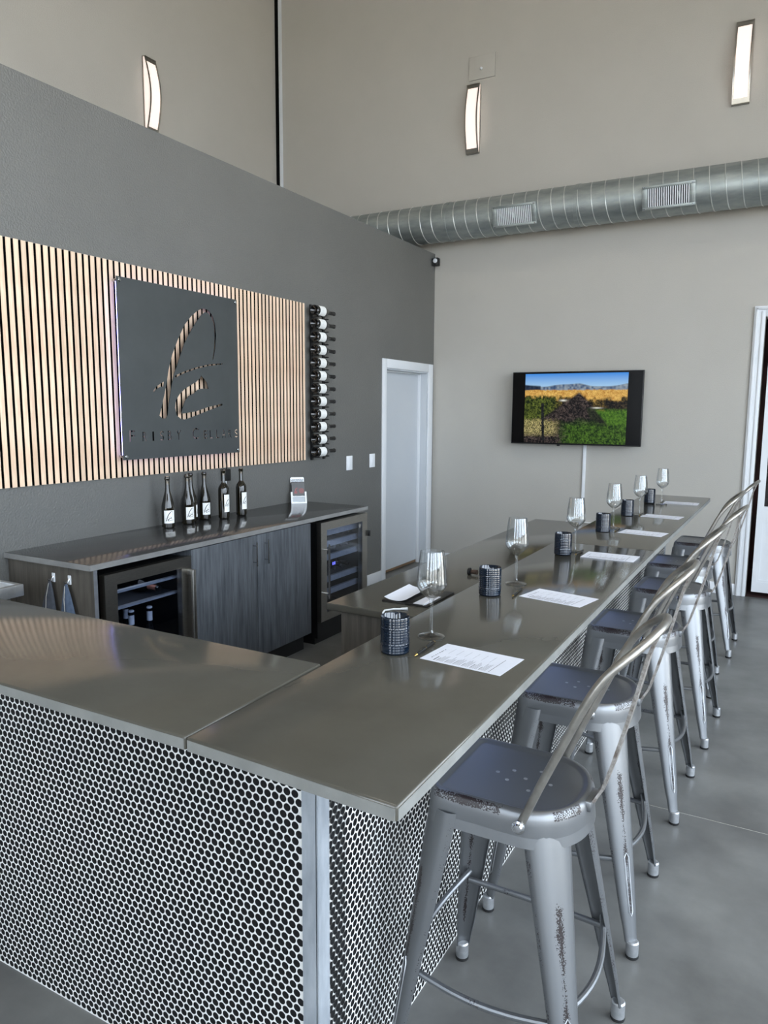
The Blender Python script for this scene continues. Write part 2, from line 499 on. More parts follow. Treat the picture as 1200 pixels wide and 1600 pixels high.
# glazed door in the back wall
d2 = thing('door_2', 'white panelled door with dark glass panes in a moulded casing', None, (0.3, YB, 0), kind='structure')
bx('casing', M_TRIM, -.405, -.313, YB - .022, YB, 0, 2.645, d2, bevel=.004)
bx('casing_bead', M_TRIM, -.392, -.372, YB - .034, YB - .022, 0, 2.632, d2, bevel=.005)
bx('casing_bead', M_TRIM, -.345, -.325, YB - .030, YB - .022, 0, 2.6, d2, bevel=.004)
bx('casing', M_TRIM, -.313, 1.04, YB - .022, YB, 2.553, 2.645, d2, bevel=.004)
bx('casing_bead', M_TRIM, -.39, 1.04, YB - .034, YB - .022, 2.612, 2.632, d2, bevel=.005)
bx('casing', M_TRIM, .95, 1.04, YB - .022, YB, 0, 2.553, d2, bevel=.004)
LX0, LX1, LY0, LY1 = -.268, .93, 7.60, 7.645
leaf_rows = [(.14, .72), (.83, 1.34), (1.42, 1.93), (2.01, 2.40)]
mb = MB().box(LX0, LX0 + .04, LY0, LY1, .04, 2.5).box(LX1 - .085, LX1, LY0, LY1, .04, 2.5)
zr = [.04] + [t for ab in leaf_rows for t in ab] + [2.5]
for i in range(0, len(zr), 2): mb.box(LX0 + .04, LX1 - .085, LY0, LY1, zr[i], zr[i + 1])
mb.build('leaf', M_TRIM, d2)
bx('lower_panel', M_TRIM, LX0 + .04, LX1 - .085, LY0 + .012, LY1 - .012, .14, .72, d2)
for (za, zb) in leaf_rows:
    k = MB()
    for (xa, xb, z1, z2) in ((LX0 + .04, LX0 + .056, za, zb), (LX1 - .103, LX1 - .085, za, zb), (LX0 + .056, LX1 - .103, za, za + .018), (LX0 + .056, LX1 - .103, zb - .018, zb)):
        k.box(xa, xb, LY0 + .004, LY0 + .018, z1, z2)
    k.build('panel_moulding', M_TRIM, d2)
for (za, zb) in leaf_rows[1:]:
    bx('pane', M_PANE2, LX0 + .04, LX1 - .085, LY0 + .02, LY0 + .024, za, zb, d2)
rm = MB().box(-.9, 1.6, 9.0, 9.1, 0, 2.8).box(-1.0, -.9, 7.75, 9.1, 0, 2.8).box(1.6, 1.7, 7.75, 9.1, 0, 2.8).box(-.9, 1.6, 7.75, 9.0, 2.7, 2.8).box(-1.0, 1.7, 7.55, 9.1, -.12, -.001)
struct('wall_storeroom', rm, M_REDROOM, 'dim red-brown storeroom wall behind the glazed door')

# ------------------------------------------------------------------ bar: tiled base and countertop
BX, BY, BZ, BEND = -.852, 1.246, 1.02, 6.17
bar = thing('tiled_bar', 'tiled bar base in black penny rounds with white grout and galvanised corner', 'bar', (BX, BY, 0))
fw = bx('front_wall', M_GROUT, -2.6, -.858, BY + .002, BY + .12, 0, BZ, bar)
sw = bx('side_wall', M_GROUT, BX - .12, BX - .002, BY + .12, BEND, 0, BZ, bar)
k = MB().box(-.891, BX, BY - .004, BY + .002, 0, BZ).box(BX - .002, BX + .004, BY - .004, BY + .041, 0, BZ)
k.build('corner_trim', M_GALV, bar)
k = MB().box(BX - .002, BX + .004, BEND - .03, BEND, 0, BZ).box(BX - .12, BX, BEND, BEND + .004, 0, BZ)
k.build('end_trim', M_GALV, bar)

TP, TR = .0217, .00945
ROW = TP * math.sqrt(3) / 2
def tile_geo(nn):
    v, f = [], []
    for (r, h) in ((TR, 0), (TR, .0003), (TR * .93, .0006)):
        v += [(r * math.cos(2 * PI * i / nn), r * math.sin(2 * PI * i / nn), h) for i in range(nn)]
    for q in (0, 1):
        f += [(q * nn + i, q * nn + (i + 1) % nn, (q + 1) * nn + (i + 1) % nn, (q + 1) * nn + i) for i in range(nn)]
    f.append(tuple(range(2 * nn, 3 * nn)))
    return np.array(v), f
front_c, side_c = [], []
row = 0
z = ROW * .5 + .004
while z < BZ - TR:
    off = (row % 2) * TP / 2
    x = -.902 - off
    while x > -2.6 + TR:
        front_c.append((x, z)); x -= TP
    y = BY + .053 + off
    while y < BEND - .03 - TR:
        side_c.append((y, z)); y += TP
    z += ROW; row += 1
# the 300 front tiles that show largest are single pieces
def seen_size(c):
    u, vv = project((c[0], BY, c[1]))
    return (math.dist((c[0], BY, c[1]), (0, 0, CAM_H)) if (c[1] < .875 and 0 < u < 1200 and 0 < vv < 1600) else 99)
order = sorted(range(len(front_c)), key=lambda i: seen_size(front_c[i]))
single = set(order[:300])
gv, gf = tile_geo(14)
# local tile frame -> front wall: x->x, y->z, height-> -y
tm = bpy.data.meshes.new('tile')
tm.from_pydata([(a, -h, b) for a, b, h in gv], [], [fc[::-1] if False else fc for fc in gf])
tm.materials.append(M_TILE)
org = ORIGIN[bar.name]
for i in order[:300]:
    o = bpy.data.objects.new('tile', tm)
    COL.objects.link(o)
    o.parent = fw
    o.location = (front_c[i][0] - org.x, BY + .002 - org.y, front_c[i][1] - org.z)
def joined_tiles(name, centres, tf, geo, parent):
    v0, f0 = geo
    nn = len(v0)
    V = np.concatenate([tf(v0, c) for c in centres])
    F = []
    for q in range(len(centres)):
        F += [tuple(t + q * nn for t in fc) for fc in f0]
    me = bpy.data.meshes.new(name)
    me.from_pydata((V - np.array(org)).tolist(), [], F)
    me.materials.append(M_TILE)
    o = bpy.data.objects.new(name, me)
    COL.objects.link(o)
    o.parent = parent
    o['kind'] = 'stuff'
    return o
joined_tiles('tile_field', [front_c[i] for i in range(len(front_c)) if i not in single],
             lambda v, c: np.stack([v[:, 0] + c[0], BY + .002 - v[:, 2], v[:, 1] + c[1]], 1), tile_geo(12), fw)
sx = BX - .002
near = [c for c in side_c if c[0] < 3.0]
far = [c for c in side_c if c[0] >= 3.0]
joined_tiles('tile_field', near, lambda v, c: np.stack([sx + v[:, 2], v[:, 0] + c[0], v[:, 1] + c[1]], 1), tile_geo(12), sw)
joined_tiles('tile_field', far, lambda v, c: np.stack([sx + v[:, 2], v[:, 0] + c[0], v[:, 1] + c[1]], 1), tile_geo(8), sw)

TOP = 1.05
ct = thing('bar_countertop', 'polished dark grey L-shaped countertop on the tiled bar', 'countertop', (-.9, 1.3, BZ))
MB().prism([(-2.75, 1.037), (-1.0275, 1.037), (-1.0325, 1.533), (-2.75, 1.533)], BZ, TOP).build('slab', M_COUNTER, ct, bevel=.005, seg=3)
MB().prism([(-1.0245, 1.036), (-.534, 1.015), (-.551, 3.634), (-1.031, 3.655)], BZ, TOP).build('slab', M_COUNTER, ct, bevel=.005, seg=3)
MB().prism([(-1.031, 3.657), (-.551, 3.636), (-.545, 6.176), (-1.031, 6.205)], BZ, TOP).build('slab', M_COUNTER, ct, bevel=.005, seg=3)

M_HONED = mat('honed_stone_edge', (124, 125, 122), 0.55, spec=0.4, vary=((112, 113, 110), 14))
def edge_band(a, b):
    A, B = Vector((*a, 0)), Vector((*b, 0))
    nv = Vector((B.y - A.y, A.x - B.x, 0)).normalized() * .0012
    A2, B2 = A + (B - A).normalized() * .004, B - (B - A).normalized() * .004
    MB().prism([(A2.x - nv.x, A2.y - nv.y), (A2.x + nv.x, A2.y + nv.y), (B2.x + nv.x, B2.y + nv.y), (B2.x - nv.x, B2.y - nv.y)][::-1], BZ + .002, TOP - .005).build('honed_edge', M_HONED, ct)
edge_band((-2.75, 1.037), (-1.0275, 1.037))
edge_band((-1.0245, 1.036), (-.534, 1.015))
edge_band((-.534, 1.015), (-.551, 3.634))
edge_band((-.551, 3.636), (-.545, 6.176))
# under-counter led strip (its own light sits in it)
led = tag(bx('led_strip', M_LEDU, BX + .012, BX + .022, 1.36, 6.1, BZ - .008, BZ), 'thin blue light strip under the bar overhang', 'light strip')
add_light('led_strip_light', 'AREA', (BX + .03, 3.73, BZ - .012), (0, math.radians(-22), 0), 0.6, (0.36, 0.52, 1.0), .02, 4.7)

# low work counter behind the bar
lc = thing('low_worktop', 'lower grey work counter behind the bar', 'countertop', (-1.3, 3.8, .9))
bx('slab', M_COUNTER, -1.612, -.975, 2.43, 5.17, .9, .93, lc, bevel=.005, seg=3)
cb = thing('work_cabinet', 'charcoal woodgrain cabinet under the low work counter', 'cabinet', (-1.26, 3.8, 0))
bx('end_panel', M_WOODEND, -1.553, -.975, 2.452, 2.472, 0, .9, cb)
bx('body', M_WOODDK, -1.535, -.975, 2.472, 5.13, 0.1, .9, cb)
bx('toe_kick', M_BLACK, -1.48, -.98, 2.472, 5.12, 0, .1, cb)

# ------------------------------------------------------------------ back bar
BT = .955
bt = thing('back_worktop', 'graphite countertop with a pale edge against the charcoal wall', 'countertop', (-3.24, 3.66, BT - .03))
bx('slab', M_BACKTOP, WX + .001, -2.914, 2.353, 4.985, BT - .029, BT, bt, bevel=.002)
EDGE = mat('pale_counter_edge', (150, 150, 148), 0.25, metal=0.3, vary=((135, 135, 133), 12))
bx('edge_band', EDGE, -2.914, -2.91, 2.351, 4.987, BT - .028, BT - .001, bt)
bx('edge_band', EDGE, WX + .001, -2.914, 2.349, 2.353, BT - .028, BT - .001, bt)

CF = -2.915
cab = thing('base_cabinet', 'charcoal woodgrain base cabinet with two doors between the wine fridges', 'cabinet', (-3.24, 3.6, 0))
bx('body', M_WOODDK, WX + .004, CF - .022, 3.03, 4.205, .13, BT - .03, cab)
bx('toe_kick', M_BLACK, WX + .004, CF - .07, 3.03, 4.205, 0, .13, cab)
for (ya, yb, hy) in ((3.033, 3.612, 3.575), (3.616, 4.203, 3.69)):
    dr = bx('door', M_WOODDK, CF - .02, CF, ya, yb, .13, BT - .034, cab, bevel=.0015)
    MB().tube([(CF + .03, hy, .73), (CF + .03, hy, .885)], .005, 10).tube([(CF, hy, .755), (CF + .03, hy, .755)], .004, 8).tube([(CF, hy, .86), (CF + .03, hy, .86)], .004, 8).build('handle', M_CHROME, dr, smooth=True)
ep = thing('end_panel', 'charcoal woodgrain end panel of the back bar holding two towel hooks', 'panel', (-3.24, 2.38, 0))
bx('board', M_WOODEND, WX + .004, CF, 2.37, 2.392, 0, BT - .03, ep)
bx('edge_band', mat('grey_edge_band', (104, 106, 110), .4, vary=((90, 92, 96), 20)), CF, CF + .0015, 2.37, 2.392, 0, BT - .03, ep)

def led_display(p, y, z):
    bx('display', M_LEDD, p[0], p[0] + .002, y, y + .016, z, z + .026, p[1])

def wine_bottle_local(mb_glass, prof): pass

# generic bottle profiles (r, h), base at 0
BURG = [(0, .004), (.03, 0), (.0405, .003), (.041, .012), (.041, .12), (.0405, .135), (.037, .155), (.029, .185), (.0215, .213), (.0165, .235), (.0145, .25), (.0142, .302), (.017, .303), (.0175, .309), (.017, .318), (.0145, .320), (.0145, .325), (0, .325)]
BORD = [(0, .004), (.03, 0), (.0375, .003), (.038, .012), (.038, .195), (.037, .205), (.033, .218), (.024, .232), (.0165, .242), (.0142, .252), (.014, .312), (.0165, .313), (.0168, .328), (.0145, .330), (.0145, .334), (0, .334)]

def fridge(name, label, y0, y1, zt, zb, shelves, handle_side, square):
    t = thing(name, label, 'wine fridge', ((WX + CF) / 2, (y0 + y1) / 2, 0))
    BD = CF - .03          # body front
    mb = MB().box(WX + .03, BD, y0 + .01, y0 + .03, .05, zt - .005).box(WX + .03, BD, y1 - .03, y1 - .01, .05, zt - .005)
    mb.box(WX + .03, BD, y0 + .03, y1 - .03, zt - .025, zt - .005).box(WX + .03, BD, y0 + .03, y1 - .03, .05, zb + .02).box(WX + .03, WX + .05, y0 + .03, y1 - .03, zb + .02, zt - .025)
    mb.build('body', M_BLACK, t)
    bx('liner', mat('fridge_liner', (44, 50, 64), .5, vary=((36, 42, 54), 4)), WX + .05, WX + .055, y0 + .03, y1 - .03, zb + .02, zt - .025, t)
    add_light('fridge_fill_light', 'AREA', (BD - .12, (y0 + y1) / 2, zt - .03), (0, 0, 0), .35, (.8, .88, 1), .3)  # added to lift the dark interior; no lamp is seen in the fridge
    bx('toe_grille', M_BLACK, WX + .06, CF - .06, y0 + .015, y1 - .015, 0, .05, t)
    DF = CF + .012
    fwid = .075
    dr = MB().box(BD + .003, DF, y0, y0 + fwid, zb, zt).box(BD + .003, DF, y1 - fwid, y1, zb, zt).box(BD + .003, DF, y0 + fwid, y1 - fwid, zt - .058, zt).box(BD + .003, DF, y0 + fwid, y1 - fwid, zb, zb + .058).build('door', M_STEEL, t)
    bx('pane', M_PANE, DF - .012, DF - .008, y0 + fwid, y1 - fwid, zb + .058, zt - .058, dr)
    if square:
        hy = y1 - .03
        h = MB().box(DF + .035, DF + .05, hy - .012, hy + .012, zb + .08, zt - .07)
        h.box(DF, DF + .035, hy - .012, hy + .012, zt - .1, zt - .07).box(DF, DF + .035, hy - .012, hy + .012, zb + .08, zb + .11)
        h.build('handle', M_STEEL, dr, bevel=.002)
    else:
        hy = y0 + .045
        h = MB().tube([(DF + .04, hy, zb + .17), (DF + .04, hy, zt - .155)], .0075, 12)
        h.tube([(DF, hy, zb + .21), (DF + .04, hy, zb + .21)], .005, 8).tube([(DF, hy, zt - .195), (DF + .04, hy, zt - .195)], .005, 8)
        h.build('handle', M_CHROME, dr, smooth=True)
    for sz in shelves:
        bx('shelf', mat('fridge_shelf_front', (170, 172, 174), .4, metal=.4, vary=((150, 152, 154), 30)), BD - .045, BD - .02, y0 + .04, y1 - .04, sz[0] - sz[1], sz[0] + sz[1], t)
    return t, BD, DF, dr

f1, BD, DF, dr1 = fridge('wine_fridge', 'steel wine fridge with square handle beside the towel hooks', 2.425, 3.02, .892, .12, [(.775, .006), (.688, .006)], 1, True)
f2, BD, DF, dr2 = fridge('wine_fridge', 'steel wine fridge with round bar handle, blue display and shelves of bottles', 4.315, 4.965, .905, .18, [(.806, .02), (.722, .02), (.62, .02), (.455, .02), (.36, .02)], -1, False)
for yy in (4.545, 4.568):
    bx('display', M_LEDD, BD - .012, BD - .01, yy, yy + .013, .556, .578, f2)
MB().lathe([(.004, 0), (.017, 0), (.017, .002), (.004, .002)], 20, (DF - .007, 4.86, .815), 'x').build('badge', M_CHROME, dr2)
MB().box(DF, DF + .02, 4.967, 4.985, .72, .765).build('hinge', M_BLACK, dr2, bevel=.003)

# bottles standing in the first fridge, lying in the second
def bottle_thing(name, label, cat, prof, glass, loc, group, caps=None, caph=(.25, .326), nseg=20):
    t = thing(name, label, cat, (0, 0, 0), group)
    MB().lathe(prof, nseg).build('glass_body', glass, t, smooth=True)
    if caps:
        MB().lathe([(.0155, caph[0]), (.0155, caph[1]), (.012, caph[1] + .003), (0, caph[1] + .003)], nseg).build('capsule', caps, t, smooth=True)
    t.location = loc
    return t
fb = [(2.61, -3.05, 0), (2.68, -3.2, 1), (2.72, -3.06, 1), (2.79, -3.18, 1), (2.83, -3.04, 1), (2.64, -3.3, 1)]
fl_lab = ['dark bottle with a bare neck standing in the square-handled wine fridge'] + ['white-capped bottle standing in the square-handled wine fridge'] * 5
p0 = None
for (yy, xx, wc) in fb:
    lab = fl_lab[1] if wc else fl_lab[0]
    if wc and p0:
        b = dup(p0, (xx, yy, .30))
    else:
        b = bottle_thing('wine_bottle', lab, 'bottle', BURG, M_BLKGL, (xx, yy, .30), 'bottles inside the square-handled fridge', M_WHTCAPS if wc else None)
        if wc: p0 = b
bx('shelf', mat('fridge_shelf_front', (170, 172, 174)), WX + .06, BD - .02, 2.445, 2.98, .285, .297, f1)
q0 = None
# copper-capped bottle lying on the middle shelf
b = bottle_thing('wine_bottle', 'rose-capped bottle lying on a shelf of the square-handled wine fridge', 'bottle', BORD, M_BLKGL, (0, 0, 0), None, mat('rose_foil', (190, 130, 110), .35, metal=.5, vary=((170, 112, 95), 30)))
b.location = (-3.32, 2.86, .729); b.rotation_euler = (0, PI / 2, 0)
for sz in (.772,):
    pass
MB().box(WX + .06, BD - .045, 2.445, 2.98, .684, .69).build('shelf', mat('dark_shelf_wire', (26, 28, 32), .6, vary=((20, 22, 26), 30)), f1)
row_lab = {.742: 'top', .64: 'middle', .475: 'lower'}
for zs, wd in row_lab.items():
    for yy in (4.44, 4.54, 4.64, 4.74, 4.84):
        lab = 'dark wine bottle lying on the %s shelf of the round-handled wine fridge' % wd
        if q0 is None:
            q0 = bottle_thing('wine_bottle', lab, 'bottle', BORD, M_BLKGL, (0, 0, 0), None, M_CAPS, nseg=12)
            o = q0
        else:
            o = copy_tree(q0)
        o['label'] = lab; o['group'] = 'bottles on the %s shelf of the round-handled fridge' % wd
        o.location = (-3.33, yy, zs + .039); o.rotation_euler = (0, PI / 2, 0)
for zs in row_lab:
    MB().box(WX + .06, BD - .046, 4.36, 4.92, zs - .006, zs).build('shelf', mat('dark_shelf_wire', (60, 62, 66)), f2)

# ------------------------------------------------------------------ slat panel and sign
SZ0, SZ1 = 1.29, 2.556
sp = thing('slat_panel', 'oak slat panel on black felt across the charcoal wall', 'wall panel', (WX, 3.4, SZ0))
bx('backing', M_MATTBLK, WX + .001, WX + .008, 1.70, 5.055, SZ0, SZ1, sp)
SPITCH, SWID = .0429, .0285
smesh = None
yy = 5.055 - SWID
k = 0
while yy > 1.70:
    if smesh is None:
        o = bx('slat', M_SLAT, WX + .008, WX + .02, yy, yy + SWID, SZ0, SZ1, sp)
        o.data.materials.append(M_MATTBLK)
        for pl in o.data.polygons:
            pl.material_index = 0 if pl.normal.x > .9 else 1
        smesh, y_first = o, yy
    else:
        o = smesh.copy(); COL.objects.link(o); o.parent = sp
        o.location = (0, yy - y_first, 0)
    yy -= SPITCH; k += 1

# sign plate with cut-out script logo and lettering; (u, v): u along +y, v up, metres from the lower left corner
SX, SY0, SY1, SGZ0, SGZ1 = -3.5, 3.10, 4.157, 1.397, 2.463
def crop2sign(px, py):
    """pixel of an enlarged view of the plate -> plate coordinates, by the ray to the plane x = SX"""
    u, v = 170 + px / 5.159, 420 + py / 5.161
    d = Matrix(RC) @ Vector((u - 600, 800 - v, -F_PX))
    t = SX / d.x
    return (d.y * t, CAM_H + d.z * t)
LOGO = [
 [(407,1185),(425,1110),(447,1010),(462,935),(480,815),(510,690),(555,570),(610,450),(660,385),(710,340),(750,320),(785,325),(812,345),(838,385),(855,440),(864,540),(858,640),(840,735),(834,728),(847,640),(852,540),(844,450),(826,395),(800,358),(775,350),(750,368),(725,400),(690,450),(650,520),(610,600),(575,700),(548,785),(524,850),(508,930),(496,1010),(482,1090),(475,1180),(458,1208),(430,1205)],
 [(355,985),(380,950),(420,922),(446,908),(440,948),(410,955),(385,970),(365,995)],
 [(530,880),(536,860),(600,830),(700,796),(800,772),(915,762),(915,771),(800,784),(700,809),(600,846),(552,872)],
 [(730,885),(745,862),(765,885),(790,915),(803,970),(775,966),(740,968),(712,978),(690,1003),(640,1028),(612,1070),(592,1130),(585,1168),(620,1163),(700,1150),(800,1115),(915,1087),(915,1101),(800,1145),(700,1185),(610,1217),(575,1207),(547,1182),(533,1120),(540,1060),(570,1010),(610,970),(660,937),(700,915)],
]
LETTERS = [('F',168,208,1312,1402),('R',272,305,1322,1396),('I',352,364,1322,1396),('S',414,442,1320,1396),('B',476,503,1318,1392),('Y',545,580,1314,1390),
           ('C',675,722,1300,1388),('E',765,790,1318,1384),('L',814,838,1316,1382),('L',866,888,1314,1380),('A',912,940,1312,1378),('R',964,986,1312,1376),('S',1016,1040,1310,1374)]
def logo_uv():
    """logo polygons normalised: origin at logo centre, height 1"""
    pts = [[crop2sign(*p) for p in poly] for poly in LOGO]
    al = [p for q in pts for p in q]
    cy = (min(p[0] for p in al) + max(p[0] for p in al)) / 2
    z0, z1 = min(p[1] for p in al), max(p[1] for p in al)
    return [[((p[0] - cy) / (z1 - z0), (p[1] - (z0 + z1) / 2) / (z1 - z0)) for p in q] for q in pts]
def letter_splines(ch):
    cu = bpy.data.curves.new('glyph', 'FONT'); cu.body = ch; cu.size = 1.0
    ob = bpy.data.objects.new('glyph', cu); COL.objects.link(ob)
    dg = bpy.context.evaluated_depsgraph_get()
    me = bpy.data.meshes.new_from_object(ob.evaluated_get(dg))
    # boundary loops of the filled glyph
    bm = bmesh.new(); bm.from_mesh(me)
    bmesh.ops.remove_doubles(bm, verts=bm.verts, dist=1e-5)
    be = [e for e in bm.edges if len(e.link_faces) == 1]
    loops, used = [], set()
    for e in be:
        if e in used: continue
        loop, cur, v = [], e, e.verts[0]
        while cur not in used:
            used.add(cur); loop.append((v.co.x, v.co.y)); v = cur.other_vert(v)
            nx = [q for q in v.link_edges if q in be and q not in used]
            if not nx: break
            cur = nx[0]
        if len(loop) > 2: loops.append(loop)
    bm.free(); bpy.data.objects.remove(ob); bpy.data.meshes.remove(me)
    al = [p for l in loops for p in l]
    x0, x1, y0, y1 = min(p[0] for p in al), max(p[0] for p in al), min(p[1] for p in al), max(p[1] for p in al)
    return [[((p[0] - x0) / (x1 - x0), (p[1] - y0) / (y1 - y0)) for p in l] for l in loops]
GLYPH = {c: letter_splines(c) for c in sorted(set(l[0] for l in LETTERS))}
sign = thing('logo_sign', 'square dark steel sign with cut-out script logo on the oak slats', 'sign', (SX, (SY0 + SY1) / 2, SGZ0))
cu = bpy.data.curves.new('plate', 'CURVE'); cu.dimensions = '2D'; cu.fill_mode = 'BOTH'; cu.extrude = .002
def add_poly(pts):
    s = cu.splines.new('POLY'); s.points.add(len(pts) - 1)
    for q, (a, b) in zip(s.points, pts): q.co = (a, b, 0, 1)
    s.use_cyclic_u = True
add_poly([(SY0, SGZ0), (SY1, SGZ0), (SY1, SGZ1), (SY0, SGZ1)])
for poly in LOGO: add_poly([crop2sign(*p) for p in poly])
for (ch, xa, xb, ya, yb) in LETTERS:
    a, b = crop2sign(xa, yb), crop2sign(xb, ya)
    c = crop2sign(xb, yb)
    zb_ = 1.505; h = (b[1] - c[1])
    for l in GLYPH[ch]:
        add_poly([(a[0] + p[0] * (b[0] - a[0]), zb_ + p[1] * h) for p in l])
tmp = bpy.data.objects.new('plate_curve', cu); COL.objects.link(tmp)
me = bpy.data.meshes.new_from_object(tmp.evaluated_get(bpy.context.evaluated_depsgraph_get()))
bpy.data.objects.remove(tmp)
so = ORIGIN[sign.name]
for v in me.vertices:       # (u, v, w) -> (x, y, z)
    u_, v_, w_ = v.co
    v.co = (SX + w_ - so.x, u_ - so.y, v_ - so.z)
me.materials.clear(); me.materials.append(M_SIGN)
plate = bpy.data.objects.new('plate', me); COL.objects.link(plate); plate.parent = sign
for (y, z) in ((SY0 + .02, SGZ0 + .02), (SY1 - .02, SGZ0 + .02), (SY0 + .02, SGZ1 - .02), (SY1 - .02, SGZ1 - .02)):
    MB().lathe([(.008, WX + .02 - SX), (.008, .003), (.011, .003), (.011, .009), (.008, .012), (0, .012)], 14, (SX, y, z), 'x').build('standoff', M_CHROME, sign, smooth=True)
k = MB()
for (ya, yb, za, zb) in ((SY0 + .004, SY0 + .012, SGZ0 + .03, SGZ1 - .03), (SY0 + .03, SY1 - .03, SGZ0 + .03, SGZ0 + .038), (SY0 + .03, SY1 - .03, SGZ1 - .038, SGZ1 - .03)):
    k.box(SX - .012, SX - .004, ya, yb, za, zb)
k.build('led_strip', M_LEDV, sign)
pbx = thing('power_box', 'small black power box with a cord under the slat panel', 'power box', (WX, 4.06, 1.19))
bx('case', M_BLACK, WX, WX + .04, 4.03, 4.095, 1.195, 1.28, pbx, bevel=.003)
MB().tube([(WX + .03, 4.06, 1.278), (WX + .034, 4.058, 1.30), (WX + .036, 4.05, 1.34), (WX + .036, 4.05, 1.40)], .004, 8).build('cord', M_BLACK, pbx, smooth=True)
bx('plug', M_WHITEPL, WX, WX + .03, 4.03, 4.06, 1.175, 1.194, pbx, bevel=.002)

# ------------------------------------------------------------------ wall rack of twelve bottles
rk = thing('bottle_rack', 'black two-rail wall rack beside the slat panel', 'wine rack', (WX, 5.27, 1.27))
for y in (5.165, 5.345):
    bx('rail', M_BLACK, WX, WX + .014, y - .014, y + .014, 1.285, 2.56, rk)
LOGOUV = logo_uv()
def label_on(t, r, a_c, half, z0, z1, name='label', material=None, n=14, axis='z'):
    """curved label patch hugging a cylinder of radius r"""
    mb = MB(); V = []; Fc = []
    for i in range(n + 1):
        a = a_c - half + 2 * half * i / n
        for h in (z0, z1):
            V.append((r * math.cos(a), r * math.sin(a), h))
    for i in range(n): Fc.append((2 * i, 2 * i + 2, 2 * i + 3, 2 * i + 1))
    mb.add(V, Fc)
    if axis == 'y': mb.v = [(x, h, -y) for x, y, h in mb.v]
    return mb.build(name, material or M_LABEL, t, smooth=True)
def logo_on(t, r, a_c, zc, size, axis='z', twist=False):
    cu = bpy.data.curves.new('logo', 'CURVE'); cu.dimensions = '2D'; cu.fill_mode = 'BOTH'
    for q in LOGOUV:
        s = cu.splines.new('POLY'); s.points.add(len(q) - 1)
        for pp, (a, b) in zip(s.points, q): pp.co = (a * size, b * size, 0, 1)
        s.use_cyclic_u = True
    tmp = bpy.data.objects.new('logo', cu); COL.objects.link(tmp)
    me = bpy.data.meshes.new_from_object(tmp.evaluated_get(bpy.context.evaluated_depsgraph_get()))
    bpy.data.objects.remove(tmp)
    for v in me.vertices:
        u_, v_ = v.co.x, v.co.y
        if twist: u_, v_ = v_, u_
        a = a_c + u_ / r
        P = (r * math.cos(a), r * math.sin(a), zc + v_)
        v.co = (P[0], P[2], -P[1]) if axis == 'y' else P
    me.materials.clear(); me.materials.append(M_INK)
    o = bpy.data.objects.new('print', me); COL.objects.link(o); o.parent = t
    return o
RB = [(0, .03), (.018, .022), (.034, .001), (.036, 0), (.0415, .003), (.042, .012), (.042, .130), (.040, .145), (.031, .172), (.020, .193), (.0155, .205), (.0145, .285), (.0165, .287), (.0165, .298), (0, .298)]
rb0 = thing('wine_bottle', 'x', 'bottle')
MB().lathe(RB, 24, axis='y').build('glass_body', M_BLKGL, rb0, smooth=True)
MB().lathe([(.0158, .212), (.0152, .284), (.0172, .286), (.0172, .299), (0, .3)], 18, axis='y').build('capsule', M_CAPS, rb0, smooth=True)
lb = label_on(rb0, .0423, 0, 1.15, .034, .122, axis='y')
k = MB()
V = []
for (a, h) in ((-.62, .048), (-.54, .046), (.0, .072), (-.06, .075)):       # dark script stroke on the label
    V.append((0.0426 * math.cos(-a), h, -0.0426 * math.sin(-a)))
k.add(V, [(0, 1, 2, 3)]).build('print', M_INK, lb)
rpos = ['topmost'] + [ORD[i] + ' from the top' for i in range(1, 11)] + ['lowest']
for i in range(12):
    zz = 2.505 - i * (2.505 - 1.357) / 11
    o = rb0 if i == 0 else copy_tree(rb0)
    o.location = (-3.485, 5.095, zz)
    o['label'] = 'black wine bottle with white label, %s on the wall rack' % rpos[i]
    o['group'] = 'bottles on the wall rack'
    for y, dz in ((5.165, .043), (5.345, .043)):
        bx('peg', M_BLACK, WX + .014, WX + (.085 if y < 5.2 else .06), y - .006, y + .006, zz - dz - .008, zz - dz, rk)

# ------------------------------------------------------------------ bottles on the back worktop
def counter_bottle(label, prof, r, lab, z0, z1, half, loc, glass, lsize, with_caps=False):
    t = thing('wine_bottle', label, 'bottle', group='open bottles on the back worktop')
    MB().lathe(prof, 32).build('glass_body', glass, t, smooth=True)
    if lab is not None:
        l = label_on(t, r + .0004, math.radians(lab), half, z0, z1)
        logo_on(l, r + .0009, math.radians(lab), (z0 + z1) / 2 + .004, lsize)
    t.location = loc
    return t
counter_bottle('sloped-shoulder bottle with a broad white label, furthest from the brochure stand', BURG, .041, -33, .030, .112, .85, (-3.458, 3.405, BT), M_GREENGL, .062)
counter_bottle('sloped-shoulder bottle standing in front of another on the back worktop', BURG, .041, -20, .030, .112, .75, (-3.47, 3.592, BT), M_GREENGL, .06)
counter_bottle('sloped-shoulder bottle half hidden behind another on the back worktop', BURG, .041, 40, .030, .112, .6, (-3.52, 3.675, BT), M_GREENGL, .05)
counter_bottle('sloped-shoulder bottle standing alone in the middle of the row', BURG, .041, -25, .034, .115, .7, (-3.515, 3.80, BT), M_GREENGL, .058)
counter_bottle('straight-sided bottle with a tall narrow label beside the black power box', BORD, .038, -8, .045, .165, .62, (-3.435, 3.905, BT), M_GREENGL, .05)
counter_bottle('straight-sided bottle with a tall label, nearest the brochure stand', BORD, .038, -8, .045, .165, .62, (-3.43, 4.085, BT), M_GREENGL, .05)

